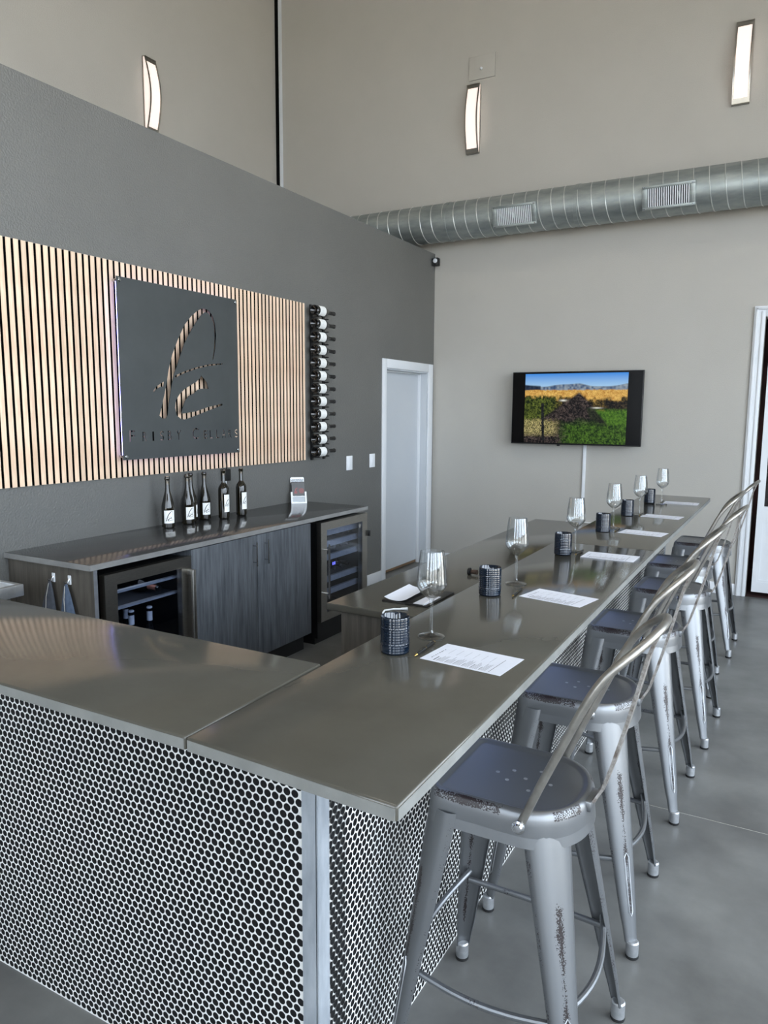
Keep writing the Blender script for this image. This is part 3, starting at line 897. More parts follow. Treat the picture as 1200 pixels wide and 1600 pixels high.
# brochure stand
bs = thing('brochure_stand', 'clear acrylic brochure stand holding dark brochures with red print', 'brochure stand', (-3.488, 4.86, BT))
def sheet(name, mt, parent, x0, x1, z0, z1, y, lean=.22, th=.002, bevel=0):
    """upright panel leaning back, local front is -y"""
    V = []
    for yy in (0, th):
        for (x, z) in ((x0, z0), (x1, z0), (x1, z1), (x0, z1)):
            V.append((x, y + yy + z * lean, z))
    me = MB().add(V, [(0, 1, 2, 3), (7, 6, 5, 4), (0, 4, 5, 1), (1, 5, 6, 2), (2, 6, 7, 3), (3, 7, 4, 0)])
    o = ORIGIN[parent.name]; me.v = [(a + o.x, b + o.y, c + o.z) for a, b, c in me.v]
    return me.build(name, mt, parent)
sheet('back_panel', M_ACRYL, bs, -.056, .056, 0, .20, .004)
sheet('front_pocket', M_ACRYL, bs, -.062, .062, .004, .06, -.026)
for (xa, xb, za, zb, nm) in ((-.064, -.050, 0, .092, 'pocket_edge'), (.050, .064, 0, .092, 'pocket_edge'), (-.05, .05, .0, .012, 'pocket_edge'), (-.05, .05, .052, .057, 'pocket_edge'), (-.05, .05, .19, .205, 'top_edge'), (-.056, -.05, .16, .2, 'top_edge'), (.05, .056, .16, .2, 'top_edge')):
    sheet(nm, M_WHITEPL, bs, xa, xb, za, zb, -.029 if 'pocket' in nm else .002, th=.0025)
bs.rotation_euler = (0, 0, math.radians(48))
br = thing('brochure', 'stack of charcoal brochures with red script in the acrylic stand', 'brochure', (-3.488, 4.86, BT))
sheet('cover', M_BROCH, br, -.052, .052, .006, .168, -.018, th=.012)
def ring_flat(mb, cx, cz, r0, r1, y, lean, n=20):
    V, Fc = [], []
    for i in range(n):
        a = 2 * PI * i / n
        for r in (r0, r1):
            x, z = cx + r * math.cos(a), cz + r * math.sin(a)
            V.append((x, y + z * lean, z))
    for i in range(n):
        j = (i + 1) % n
        Fc.append((2 * i, 2 * i + 1, 2 * j + 1, 2 * j))
    mb.add(V, Fc)
k = MB(); ring_flat(k, .026, .098, .016, .0185, -.019, .22); ring_flat(k, .026, .098, .006, .009, -.019, .22)
for q in LOGOUV:
    V = [(-.018 + a * .04, -.019 + (.1 + b * .046) * .22, .1 + b * .046) for a, b in q]
    k.add(V, [tuple(range(len(V)))])
o = ORIGIN[br.name]; k.v = [(a + o.x, b + o.y, c + o.z) for a, b, c in k.v]
k.build('print', M_RED, br)
br.rotation_euler = (0, 0, math.radians(48))

# switches
for (y, lb) in ((5.772, 'white light switch plate nearer the bottle rack'), (6.19, 'white light switch plate nearer the door')):
    s = thing('light_switch', lb, 'light switch', (WX, y, 1.16))
    bx('plate', M_WHITEPL, WX, WX + .006, y - .05, y + .05, 1.158, 1.288, s, bevel=.002)
    bx('rocker', M_WHITEPL, WX + .006, WX + .010, y - .018, y + .018, 1.188, 1.258, s, bevel=.0015)

# security camera at the partition's end
sc = thing('security_camera', 'small black and white camera on the partition corner', 'camera', (-3.54, 7.49, 3.25))
bx('mount', M_BLACK, WX, WX + .02, 7.46, 7.52, 3.255, 3.33, sc, bevel=.004)
bx('body', M_BLACK, WX + .02, WX + .075, 7.455, 7.525, 3.25, 3.335, sc, bevel=.012)
MB().lathe([(.024, 0), (.024, -.006), (.016, -.012), (0, -.012)], 18, (WX + .045, 7.455, 3.30), 'y').build('lens_dome', M_WHITEPL, sc, smooth=True)

# ------------------------------------------------------------------ hand sink and towels
M_SINK = mat('sink_steel', (205, 206, 206), 0.28, metal=0.85, vary=((185, 186, 186), 18))
sk = thing('hand_sink', 'stainless steel hand sink hung on the charcoal wall', 'sink', (WX, 1.9, .7))
k = MB().box(-3.19, -3.165, 1.62, 2.175, .815, .872).box(WX, WX + .03, 1.62, 2.175, .815, .93).box(WX + .03, -3.19, 1.62, 1.645, .815, .872).box(WX + .03, -3.19, 2.15, 2.175, .815, .872)
k.build('rim', M_SINK, sk, bevel=.004)
rings = []
for (s, zz) in ((1.0, .83), (.98, .78), (.85, .71), (.55, .67), (.2, .66)):
    rings.append([(-3.365 + .165 * s * math.cos(2 * PI * i / 24), 1.9 + .24 * s * math.sin(2 * PI * i / 24), zz) for i in range(24)])
MB().loft(rings, False, True).build('bowl', mat('white_basin', (232, 232, 230), .35, vary=((222, 222, 220), 8)), sk, smooth=True)
k = MB().box(WX + .03, -3.19, 1.645, 2.15, .82, .826)
MB().tube([(-3.5, 1.9, .87), (-3.5, 1.9, 1.05), (-3.46, 1.9, 1.1), (-3.40, 1.9, 1.1), (-3.37, 1.9, 1.06)], .01, 10).build('faucet', M_CHROME, sk, smooth=True)

for (hx, mt, lab, wd, sh, hl) in ((-3.205, M_TOWELA, 'slate grey towel hanging from the hook nearer the wall', .105, -.022, 'white adhesive hook nearer the wall on the end panel'),
                              (-3.085, M_TOWELB, 'steel blue towel hanging from the hook nearer the fridge', .10, .006, 'white adhesive hook nearer the fridge on the end panel')):
    hk = thing('wall_hook', hl, 'hook', (hx, 2.37, .845))
    bx('plate', M_WHITEPL, hx - .011, hx + .011, 2.364, 2.37, .838, .885, hk, bevel=.003)
    MB().tube([(hx, 2.364, .868), (hx, 2.352, .848), (hx, 2.340, .846), (hx, 2.336, .858)], .0045, 8).build('prong', M_CHROME, hk, smooth=True)
    tw = thing('towel', lab, 'towel', (hx, 2.34, .845))
    rings = []
    for s in range(9):
        t = s / 8
        zz = .846 - t * .42
        hw = .008 + (wd / 2 - .004) * min(1, t * 2.6) ** .8
        ring = []
        nn = 40
        for i in range(nn):
            a = 2 * PI * i / nn
            fold = 1 + .32 * t ** .5 * math.sin(5 * a + hx * 40)
            ring.append((hx + hw * math.cos(a) * (1 + .08 * math.sin(3 * a)) + sh * min(1, t * 2.6), 2.344 - .004 * 0 + (.006 + .014 * t ** .6) * math.sin(a) * fold - .0, zz))
        rings.append(ring)
    MB().loft(rings).build('cloth', mt, tw, smooth=True, sharp=60)
    MB().tube([(hx + .004, 2.334, .838), (hx + sh * .5, 2.327, .77), (hx + sh * .9 + .006, 2.322, .69), (hx + sh + .008, 2.3215, .60)], .0018, 6).build('hem', M_HEM, tw, smooth=True)

# ------------------------------------------------------------------ television, cable channel
tv = thing('television', 'black wall television showing a vineyard photograph', 'television', (-1.95, 7.46, 1.37))
TX0, TX1, TZ0, TZ1, TY = -2.598, -1.30, 1.372, 2.10, 7.41
bx('case', M_BLACK, TX0, TX1, TY, TY + .035, TZ0, TZ1, tv, bevel=.004)
bx('screen', M_SCREENB, TX0 + .008, TX1 - .008, TY - .002, TY, TZ0 + .014, TZ1 - .008, tv)
bx('wall_mount', M_BLACK, -2.15, -1.75, TY + .035, YB, 1.55, 1.95, tv)
MB().box(-2.115, -2.09, TY + .005, TY + .03, TZ0 - .015, TZ0).build('sensor', M_BLACK, tv)
# picture: painted per point on a fine grid
GW, GH = 200, 140
def vnoise(shape, cell, seed):
    r = np.random.RandomState(seed)
    h, w_ = shape
    gh, gw = int(h / cell) + 3, int(w_ / cell) + 3
    g_ = r.rand(gh, gw)
    yy_, xx_ = np.mgrid[0:h, 0:w_] / cell
    i, j = yy_.astype(int), xx_.astype(int)
    fy, fx = yy_ - i, xx_ - j
    fy, fx = fy * fy * (3 - 2 * fy), fx * fx * (3 - 2 * fx)
    return (g_[i, j] * (1 - fy) * (1 - fx) + g_[i + 1, j] * fy * (1 - fx) + g_[i, j + 1] * (1 - fy) * fx + g_[i + 1, j + 1] * fy * fx)
U, Vv = np.meshgrid(np.linspace(0, 1, GW), np.linspace(0, 1, GH))     # Vv = 0 at the top
n1, n2, n3, n4 = vnoise((GH, GW), 2.2, 1), vnoise((GH, GW), 6, 2), vnoise((GH, GW), 14, 3), vnoise((GH, GW), 1.3, 4)
def C(*c): return np.array(lin(c))
img = np.zeros((GH, GW, 3))
n5 = vnoise((GH, GW), 1.0, 8); n6 = vnoise((GH, GW), 3.5, 9); n7 = vnoise((GH, GW), 22, 10)
fine = np.clip((n5 * .45 + n1 * .35 + n6 * .35) * 1.15 - .17, 0, 1)
def put(mask, a, b, t):
    col = a[None, None, :] * (1 - t[..., None]) + b[None, None, :] * t[..., None]
    mk = np.clip(mask.astype(float), 0, 1)[..., None]
    img[:] = img * (1 - mk) + col * mk
def soft(x, w=.02): return np.clip(x / w + .5, 0, 1)
put(Vv >= 0, C(64, 146, 236), C(170, 212, 248), np.clip(Vv / .18, 0, 1))
ridge = .165 + .018 * np.sin(U * 9 + .6) + .03 * (n7 - .5)
put(soft(Vv - ridge, .012), C(58, 84, 122), C(158, 170, 180), np.clip(n6 * 1.1 + U * .25 - .2, 0, 1))
put(soft(Vv - .16 - .1 * U, .02) * (U < .16), C(22, 36, 58), C(54, 66, 88), n6)
far_v = .235 + .015 * (n6 - .5)
put(soft(Vv - far_v, .012), C(176, 108, 30), C(255, 214, 120), fine)
# dark vine rows left and right of the soil
put(soft(Vv - .36 - .10 * (n2 - .5) - .12 * np.clip(U - .55, 0, 1) * 0, .05), C(16, 18, 10), C(150, 122, 62), np.clip(fine * 1.5 - .6, 0, 1))
put(soft(.33 - U, .12) * soft(Vv - .30 - .06 * n6, .05) * soft(.72 - Vv, .1), C(14, 30, 10), C(128, 142, 56), np.clip(fine * 1.6 - .55, 0, 1))
put(soft(U - .72 - .1 * n6, .06) * soft(Vv - .36 - .05 * n6, .04) * soft(.62 - Vv, .05), C(8, 9, 12), C(92, 76, 54), np.clip(fine * 1.7 - .75, 0, 1))
apex_u, apex_v = .545, .265
sl = Vv - apex_v
wl, wr = sl * .95, sl * .66
put(soft(U - (apex_u - wl), .04) * soft(apex_u + wr - U, .03) * (sl > 0), C(14, 13, 17), C(116, 100, 94), np.clip(fine * 1.7 - .75, 0, 1))
put(soft(U - (apex_u + sl * .34 + .02 * n6), .03) * soft(Vv - .50 - .03 * n6, .05), C(18, 60, 10), C(104, 150, 44), np.clip(fine * 1.2 - .15, 0, 1))
put(soft(U - (apex_u + sl * .30), .02) * soft(apex_u + sl * .62 - U, .03) * soft(.80 - Vv, .04) * soft(Vv - .5, .05), C(10, 14, 12), C(60, 66, 44), np.clip(fine * 1.4 - .4, 0, 1))
put(soft(Vv - .72 - .14 * (n7 - .5), .12) * soft(U - .34 - .1 * n6, .1), C(10, 36, 8), C(96, 138, 44), np.clip(fine * 1.5 - .45, 0, 1))
put(soft(.32 - U, .1) * soft(Vv - .64 - .06 * n6, .05) * soft(.88 - Vv, .08) * soft(n5 - .4, .3), C(90, 92, 30), C(232, 216, 150), fine)
put((np.abs(U - .185 - .03 * (Vv - .5)) < .014) & (Vv > .43) & (Vv < .97), C(8, 9, 11), C(40, 42, 44), n1)
for (gu, gv, su, sv) in ((.39, .385, .030, .012), (.72, .49, .040, .008)):
    gl_ = np.exp(-((U - gu) / su) ** 2 - ((Vv - gv) / sv) ** 2)[..., None]
    img = img * (1 - gl_) + np.array([1, 1, .92]) * gl_
PX0, PX1, PZ0, PZ1 = -2.462, -1.442, 1.388, 2.080
po = ORIGIN[tv.name]
verts = [(PX0 + (PX1 - PX0) * i / (GW - 1) - po.x, TY - .0025 - po.y, PZ1 - (PZ1 - PZ0) * j / (GH - 1) - po.z) for j in range(GH) for i in range(GW)]
faces = [(j * GW + i, (j + 1) * GW + i, (j + 1) * GW + i + 1, j * GW + i + 1) for j in range(GH - 1) for i in range(GW - 1)]
me = bpy.data.meshes.new('picture'); me.from_pydata(verts, [], faces)
ca = me.color_attributes.new('picture', 'FLOAT_COLOR', 'POINT')
ca.data.foreach_set('color', np.concatenate([img.reshape(-1, 3), np.ones((GW * GH, 1))], 1).astype(np.float32).ravel())
pm, nt, b = nodes_of('lit_screen_picture')
at = nt.nodes.new('ShaderNodeAttribute'); at.attribute_name = 'picture'
nt.links.new(at.outputs['Color'], b.inputs['Emission Color'])
b.inputs['Emission Strength'].default_value = 1.1
b.inputs['Specular IOR Level'].default_value = .1
b.inputs['Base Color'].default_value = (.004, .004, .004, 1); b.inputs['Roughness'].default_value = .2
me.materials.append(pm)
o = bpy.data.objects.new('picture', me); COL.objects.link(o); o.parent = tv

cc = thing('cable_channel', 'slim white cable channel running down the wall from the television', 'cable channel', (-1.86, YB, .5))
bx('channel', M_TRIM, -1.876, -1.846, YB - .018, YB, .60, 1.45, cc, bevel=.002)
bx('outlet_box', M_TRIM, -2.02, -1.76, YB - .06, YB, .46, .585, cc, bevel=.003)

# ------------------------------------------------------------------ duct
du = thing('air_duct', 'round galvanised spiral duct running along the back wall', 'duct', (-.5, 7.3, 3.45))
DYc, DZc, DR = 7.30, 3.637, .188
MB().lathe([(DR, XL + .01), (DR, XR - .01)], 64, (0, DYc, DZc), 'x').build('pipe', M_DUCT, du, smooth=True)
path = []
nturn = int((XR - XL) / .125) - 1
for i in range(nturn * 24):
    a = 2 * PI * i / 24
    path.append((XL + .05 + .125 * i / 24, DYc + (DR + .0012) * math.cos(a), DZc + (DR + .0012) * math.sin(a)))
MB().tube(path, .0042, 6).build('spiral_seam', M_SEAM, du, smooth=True)
for xc in (-3.28, -1.95):
    MB().lathe([(DR + .001, -.02), (DR + .005, -.018), (DR + .005, .018), (DR + .001, .02)], 64, (xc, DYc, DZc), 'x').build('joint_band', M_DUCT, du, smooth=True)
def vent(xc):
    """register on the lower front of the duct, tilted to face down the room"""
    e = math.radians(-18)
    ny, nz = -math.cos(e), math.sin(e)           # outward normal
    ty, tz = -nz * -1, 0
    up = Vector((0, -nz * 1.0, ny * -1.0)).normalized()
    nv = Vector((0, ny, nz))
    up = Vector((0, nv.z, -nv.y))
    base = Vector((xc, DYc, DZc)) + nv * (DR - .01)
    def P(x, u, d): 
        q = base + up * u + nv * d
        return (q.x + x, q.y, q.z)
    def slab(mb, x0, x1, u0, u1, d0, d1):
        V = [P(x, u, d) for d in (d0, d1) for (x, u) in ((x0, u0), (x1, u0), (x1, u1), (x0, u1))]
        mb.add(V, [(3, 2, 1, 0), (4, 5, 6, 7), (0, 1, 5, 4), (1, 2, 6, 5), (2, 3, 7, 6), (3, 0, 4, 7)])
    W, H = .22, .10
    root = bpy.data.objects.new('supply_register', None)
    g_ = MB()
    for (a, b_, c, d_) in ((-W, W, H - .024, H), (-W, W, -H, -H + .024), (-W, -W + .045, -H + .024, H - .024), (W - .045, W, -H + .024, H - .024)):
        slab(g_, a, b_, c, d_, 0.0, .03)
    fr = g_.build('register', M_DUCT, du, bevel=.002)
    g_ = MB(); slab(g_, -W + .04, W - .04, -H + .02, H - .02, .0, .011); g_.build('register_throat', M_MATTBLK, fr)
    x = -W + .05
    while x < W - .05:
        g_ = MB(); slab(g_, x, x + .0085, -H + .024, H - .024, .012, .027); g_.build('blade', M_WHITEPL, fr)
        x += .0185
    for (a, b_) in ((-W + .02, H - .012), (W - .02, H - .012), (-W + .02, -H + .012), (W - .02, -H + .012)):
        g_ = MB(); slab(g_, a - .005, a + .005, b_ - .005, b_ + .005, .03, .034); g_.build('screw', M_CHROME, fr)
vent(-2.53)
vent(-1.125)

# ------------------------------------------------------------------ wall lamps
def sconce():
    t = thing('wall_lamp', 'x', 'wall lamp', group='curved wall lamps on the upper walls')
    W, H, D = .07, .675, .10
    bx('backplate', M_STEEL, -W, W, -.012, 0, 0, H, t)
    n = 16
    def yb(z): return -.035 - (D - .035) * math.sin(PI * z / H)
    ring_o = [(yb(H * i / n), H * i / n) for i in range(n + 1)]
    # diffuser: closed bowed prism
    mb = MB()
    prof = [(-.012, .004)] + [(min(-.02, y + .006), min(max(z, .012), H - .012)) for y, z in ring_o] + [(-.012, H - .004)]
    nn = len(prof)
    V = [(-W + .006, y, z) for y, z in prof] + [(W - .006, y, z) for y, z in prof]
    mb.add(V, [tuple(range(nn)), tuple(range(nn, 2 * nn))[::-1]] + [(i, (i + 1) % nn, nn + (i + 1) % nn, nn + i) for i in range(nn)])
    mb.build('diffuser', M_DIFF, t)
    for (xa, xb) in ((-W, -W + .014), (W - .014, W)):
        mb = MB()
        rings = [[(xa, y, z), (xb, y, z), (xb, y + .008, z), (xa, y + .008, z)] for y, z in ring_o]
        mb.loft(rings).build('side_strip', M_STEEL, t)
    for (za, zb) in ((0, .045), (H - .045, H)):
        mb = MB()
        rings = []
        for i in range(5):
            z = za + (zb - za) * i / 4
            rings.append([(-W + .014, yb(z), z), (W - .014, yb(z), z), (W - .014, yb(z) + .008, z), (-W + .014, yb(z) + .008, z)])
        mb.loft(rings).build('end_band', M_STEEL, t)
    for z0 in (.0, H - .006):
        mb = MB().box(-W, W, -.043, 0, z0, z0 + .006); mb.build('end_cap', M_STEEL, t)
    return t
s0 = sconce()
s0.location = (-3.15, YB, 4.35)
s0['label'] = 'lit curved wall lamp under the blank square plate'
s2 = dup(s0, (-.635, YB, 4.375), 0, 'lit curved wall lamp above the duct register nearer the glazed door')
s3 = dup(s0, (XL, 5.50, 4.33), PI / 2, 'lit curved wall lamp half hidden by the top of the charcoal partition')
bp = thing('blank_plate', 'square painted cover plate with a small white sensor above a lamp', 'cover plate', (-3.07, YB, 5.07))
bx('plate', M_WALL, -3.213, -2.928, YB - .014, YB, 5.07, 5.295, bp, bevel=.001)
MB().lathe([(.014, 0), (.014, -.012), (.008, -.02), (0, -.02)], 14, (-3.075, YB - .014, 5.165), 'y').build('sensor', M_WHITEPL, bp, smooth=True)

# shades out of view, one round each added top fill light
for lx in (-2.0, 1.4):
    for ly in (-2.5, 3.2):
        hb = thing('fill_lamp', 'round white shade of an added, unseen fill lamp under the ceiling', 'ceiling lamp', (lx, ly, 6.63), 'high-bay lamps')
        MB().lathe([(.60, .02), (.60, .04), (.15, .30), (.06, .32), (.06, .54), (0, .54)], 32, (lx, ly, 6.64)).build('shade', M_LAMPW, hb, smooth=True)

# ------------------------------------------------------------------ place settings on the bar
# wine glass
gl0 = thing('wine_glass', 'x', 'wine glass', group='wine glasses along the bar')
GP = [(0, 0), (.036, 0), (.0395, .0012), (.0395, .0022), (.030, .004), (.014, .0075), (.0065, .013), (.0052, .022), (.0046, .05), (.0046, .09), (.0052, .104), (.008, .113), (.020, .1215), (.033, .1335), (.0415, .1465), (.0435, .153), (.0432, .163), (.0405, .20), (.0370, .232), (.0342, .2535),
      (.0334, .2535), (.0362, .232), (.0396, .20), (.0422, .163), (.0424, .154), (.0402, .1475), (.0322, .1352), (.019, .1235), (.008, .1175), (0, .1165)]
MB().lathe(GP, 48).build('glass', M_GLASS, gl0, smooth=True, sharp=60)
gpos = [(-.886, 1.885), (-.893, 2.65), (-.873, 3.43), (-.868, 4.235), (-.842, 4.885), (-.812, 5.575)]
# tumbler with beaded rings
cp0 = thing('tumbler', 'x', 'tumbler', group='blue tumblers along the bar')
n = 96
rings_o = []
H, R0 = .101, .0395
rows = 52
for j in range(rows + 1):
    t = j / rows
    z = .004 + (H - .006) * t
    band = math.sin(t * 13 * 2 * PI)
    big = 1.0 if int(t * 13) in (3, 9) else .45
    ring = []
    for i in range(n):
        a = 2 * PI * i / n
        rr = R0 + .0002 * band
        if .04 < t < .95 and band > 0:
            rr += .0019 * big * band * max(0, math.sin(a * (24 if big == 1.0 else 48)))
        ring.append((rr * math.cos(a), rr * math.sin(a), z))
    rings_o.append(ring)
base = [[(R0 * .9 * math.cos(2 * PI * i / n), R0 * .9 * math.sin(2 * PI * i / n), 0) for i in range(n)]]
inner = [[(r * math.cos(2 * PI * i / n), r * math.sin(2 * PI * i / n), z) for i in range(n)] for (r, z) in ((.0385, H), (.0365, H - .002), (.0362, .05), (.0355, .012), (.030, .009))]
MB().loft(base + rings_o + inner).build('glass', M_CUP, cp0, smooth=True, sharp=50)
cpos = [(-.914, 1.715), (-.92, 2.445), (-.901, 3.325), (-.892, 4.09), (-.904, 4.815), (-.898, 5.59)]
# menu card
def menu_card(label, quad):
    c = [sum(p[0] for p in quad) / 4, sum(p[1] for p in quad) / 4]
    ax = Vector((quad[1][0] - quad[0][0], quad[1][1] - quad[0][1])).normalized()   # long side, away from the pen
    t = thing('menu_card', label, 'menu', (0, 0, 0), 'menu cards along the bar')
    L_, W_ = .232, .150
    MB().box(-L_ / 2, L_ / 2, -W_ / 2, W_ / 2, 0, .0006).build('sheet', M_PAPER, t)
    # print: heading at the bar's inner end, then blocks of lines that run along the short side
    k = MB()
    def line(x, y0, y1, th):
        k.add([(x - th / 2, y0, .0008), (x + th / 2, y0, .0008), (x + th / 2, y1, .0008), (x - th / 2, y1, .0008)], [(0, 1, 2, 3)])
    y = -.006
    for wdt in (.010, .006, .008, .007, .009, .012, .006, .008):       # heading, spaced words
        line(-.094, y - .045, y - .045 + wdt * .7, .0030); y += .0105
    rr = random.Random(3)
    x = -.080
    line(x, -.066, -.034, .0030)
    x += .0085
    for blk in range(6):
        line(x, -.066, -.066 + .024 + rr.random() * .012, .0018)
        line(x, .0, .046, .0006)
        for q in range(4):
            line(x + .0042 * (q + 1), -.066, -.066 + .028 + rr.random() * .030, .0010)
        x += .0245
    line(x + .004, -.066, .040, .0015)
    k.build('print', M_INK, t)
    t.location = (c[0], c[1], TOP)
    t.rotation_euler = (0, 0, math.atan2(ax.y, ax.x))
    return t
quads = [[(-.828, 1.849), (-.592, 1.829), (-.591, 1.682), (-.823, 1.695)], [(-.79, 2.631), (-.58, 2.589), (-.594, 2.432), (-.806, 2.446)], [(-.822, 3.467), (-.587, 3.464), (-.579, 3.301), (-.809, 3.296)],
         [(-.821, 4.25), (-.575, 4.22), (-.57, 4.079), (-.796, 4.061)], [(-.821, 4.954), (-.586, 4.929), (-.584, 4.801), (-.814, 4.822)], [(-.803, 5.77), (-.584, 5.772), (-.582, 5.601), (-.809, 5.631)]]
# pen
pn0 = thing('pen', 'x', 'pen', group='pens along the bar')
MB().lathe([(.0040, -.058), (.0042, -.05), (.0046, .0)], 12, (0, 0, .0048), 'y').build('barrel', M_BLACK, pn0, smooth=True)
MB().lathe([(.0046, .0015), (.0047, .05), (.0042, .06), (0, .061)], 12, (0, 0, .0048), 'y').build('cap', M_BLACK, pn0, smooth=True)
MB().lathe([(0, -.072), (.0008, -.0715), (.0028, -.063), (.0040, -.058)], 12, (0, 0, .0048), 'y').build('tip', M_BRASS, pn0, smooth=True)
MB().lathe([(.0049, -.0005), (.0049, .0018)], 12, (0, 0, .0048), 'y').build('band', M_BRASS, pn0, smooth=True)
MB().lathe([(.0043, .0595), (.0043, .066), (.003, .068), (0, .068)], 12, (0, 0, .0048), 'y').build('finial', M_BRASS, pn0, smooth=True)
ppos = [((-.845, 1.694), (-.852, 1.842)), ((-.835, 2.439), (-.846, 2.586)), ((-.843, 3.327), (-.841, 3.456)), ((-.83, 4.09), (-.833, 4.243)), ((-.828, 4.813), (-.832, 4.948)), ((-.825, 5.621), (-.824, 5.757))]
for i in range(6):
    where = 'at the %s place from the galvanised corner of the bar' % ORD[i]
    o = gl0 if i == 0 else copy_tree(gl0)
    o.location = (*gpos[i], TOP); o['label'] = 'empty stemmed wine glass ' + where
    o = cp0 if i == 0 else copy_tree(cp0)
    o.location = (*cpos[i], TOP); o.rotation_euler = (0, 0, i * .7); o['label'] = 'dark blue beaded glass tumbler ' + where
    menu_card('white printed menu card ' + where, quads[i])
    o = pn0 if i == 0 else copy_tree(pn0)
    a, b = ppos[i]
    o.location = ((a[0] + b[0]) / 2, (a[1] + b[1]) / 2, TOP)
    o.rotation_euler = (0, 0, math.atan2(b[1] - a[1], b[0] - a[0]) - PI / 2)
    o['label'] = 'black pen with brass tip ' + where

# ------------------------------------------------------------------ things on the low counter
LZ = .93
pf = thing('check_folder', 'open black leather folder with a curled white sheet on the low counter', 'folder', (-1.33, 2.69, LZ))
bx('cover', M_CHARRED, -1.43, -1.325, 2.565, 2.83, LZ, LZ + .006, pf, bevel=.002)
bx('cover', M_CHARRED, -1.325, -1.222, 2.565, 2.825, LZ, LZ + .008, pf, bevel=.002)
rings = []
for i in range(11):
    t = i / 10
    x = -1.425 + .10 * t
    z = LZ + .0075 + .010 * (2 * t - 1) ** 2
    rings.append([(x, 2.575, z), (x, 2.80, z + .006), (x, 2.80, z + .0068), (x, 2.575, z + .0008)])
MB().loft(rings).build('sheet', M_PAPER, pf, smooth=True)
bx('slip', M_PAPER, -1.29, -1.235, 2.57, 2.72, LZ + .0082, LZ + .0090, pf)
MB().tube([(-1.24, 2.562, LZ + .0115), (-1.2465, 2.66, LZ + .0125)], .0035, 10).build('stylus', M_WHITEPL, pf, smooth=True)
cbk = thing('charging_cable', 'white charging cable hanging over the low counter edge', 'cable', (-1.32, 2.45, .93))
MB().tube([(-1.345, 2.424, .62), (-1.345, 2.424, .90), (-1.345, 2.422, .928), (-1.342, 2.43, .9355), (-1.325, 2.47, .934), (-1.30, 2.485, .934)], .0035, 10).build('cord', M_WHITEPL, cbk, smooth=True)
MB().tube([(-1.30, 2.485, .935), (-1.275, 2.495, .936)], [.004, .006], 10).build('connector', M_WHITEPL, cbk, smooth=True)
ws = thing('bottle_stopper', 'small dark bottle stopper lying on the low counter', 'stopper', (-1.30, 3.21, LZ))
MB().lathe([(0, 0), (.010, .001), (.011, .03), (.012, .031), (0, .031)], 14, (-1.30, 3.20, LZ + .0175), 'x').build('cork', mat('dark_cork', (70, 52, 40), .8, vary=((50, 38, 30), 60)), ws, smooth=True)
MB().lathe([(.012, 0), (.0175, .002), (.0175, .012), (.012, .015), (0, .015)], 16, (-1.316, 3.20, LZ + .0176), 'x').build('knob', M_BLACK, ws, smooth=True)

# ------------------------------------------------------------------ bar stools
def set_wear(o, fn):
    me = o.data
    a = me.attributes.new('wear', 'FLOAT', 'POINT')
    a.data.foreach_set('value', [float(fn(v.co)) for v in me.vertices])
def seat_outline(d, n_side=5):
    """D-shaped plan: straight front (towards -x), rounded back; d insets it"""
    w, xf, xb, r = .173 - d, -.182 + d, .190 - d, max(.012, .042 - d)
    xs_ = .045
    pts = []
    for i in range(7):
        a = PI + (PI / 2) * i / 6
        pts.append((xf + r + r * math.cos(a), -w + r + r * math.sin(a)))
    for i in range(1, n_side): pts.append((xf + r + (xs_ - xf - r) * i / n_side, -w))
    for i in range(25):
        a = -PI / 2 + PI * i / 24
        ca_, sa_ = math.cos(a), math.sin(a)
        pts.append((xs_ + (xb - xs_) * abs(ca_) ** .92, w * math.copysign(abs(sa_) ** .92, sa_)))
    for i in range(1, n_side): pts.append((xs_ + (xf + r - xs_) * i / n_side, w))
    for i in range(7):
        a = PI / 2 + (PI / 2) * i / 6
        pts.append((xf + r + r * math.cos(a), w - r + r * math.sin(a)))
    return pts
SEAT = .777
st = thing('bar_stool', 'x', 'bar stool', group='bar stools along the bar')
rings = [[(x, y, z) for x, y in seat_outline(d)] for (d, z) in ((.030, SEAT - .030), (.006, SEAT - .045), (-.001, SEAT - .062), (-.0005, SEAT - .034), (.001, SEAT - .020), (.004, SEAT - .009), (.009, SEAT - .002), (.015, SEAT), (.021, SEAT - .002), (.027, SEAT - .007), (.033, SEAT - .008))]
seat = MB().loft(rings).build('seat', M_STOOL, st, smooth=True, sharp=50)
NR = len(rings[0])
wear_v = []
for vi, v in enumerate(seat.data.vertices):
    ring_i, c = vi // NR, v.co
    wv = 0
    if ring_i in (4, 5, 6) and abs(c.y) > .15 and -.17 < c.x < .03: wv = .47
    if ring_i in (4, 5, 6) and c.x > .09 and .06 < abs(c.y) < .14: wv = .50
    wear_v.append(wv)
seat.data.attributes.new('wear', 'FLOAT', 'POINT').data.foreach_set('value', wear_v)
sk_ = MB()
rings = [[(x, y, z) for x, y in seat_outline(d)] for (d, z) in ((.006, SEAT - .062), (-.001, SEAT - .062), (-.004, SEAT - .088), (.004, SEAT - .088))]
skirt = sk_.loft(rings, False, False).build('skirt', M_STOOL, st, smooth=True, sharp=40)
set_wear(skirt, lambda c: .30 if c.z < SEAT - .084 else 0)
for (ex, ey) in ((-.02, -.028), (.045, -.055), (-.02, .028), (.045, .055), (-.055, 0), (.02, 0), (.085, 0)):
    MB().lathe([(0, .0002), (.005, .0002), (.0052, .0010), (.0035, .0006), (0, .0005)], 12, (ex - .0, ey, SEAT - .008)).build('drain_hole_disc', M_SLEEVE, st)  # pale disc in place of a hole that shows the bright floor
FX, FY = .238, .233
def leg_centre(t, back=False):
    x0, y0 = (.108, .112) if back else (.140, .130)
    return x0 + (FX - x0) * t, y0 + (FY - y0) * t
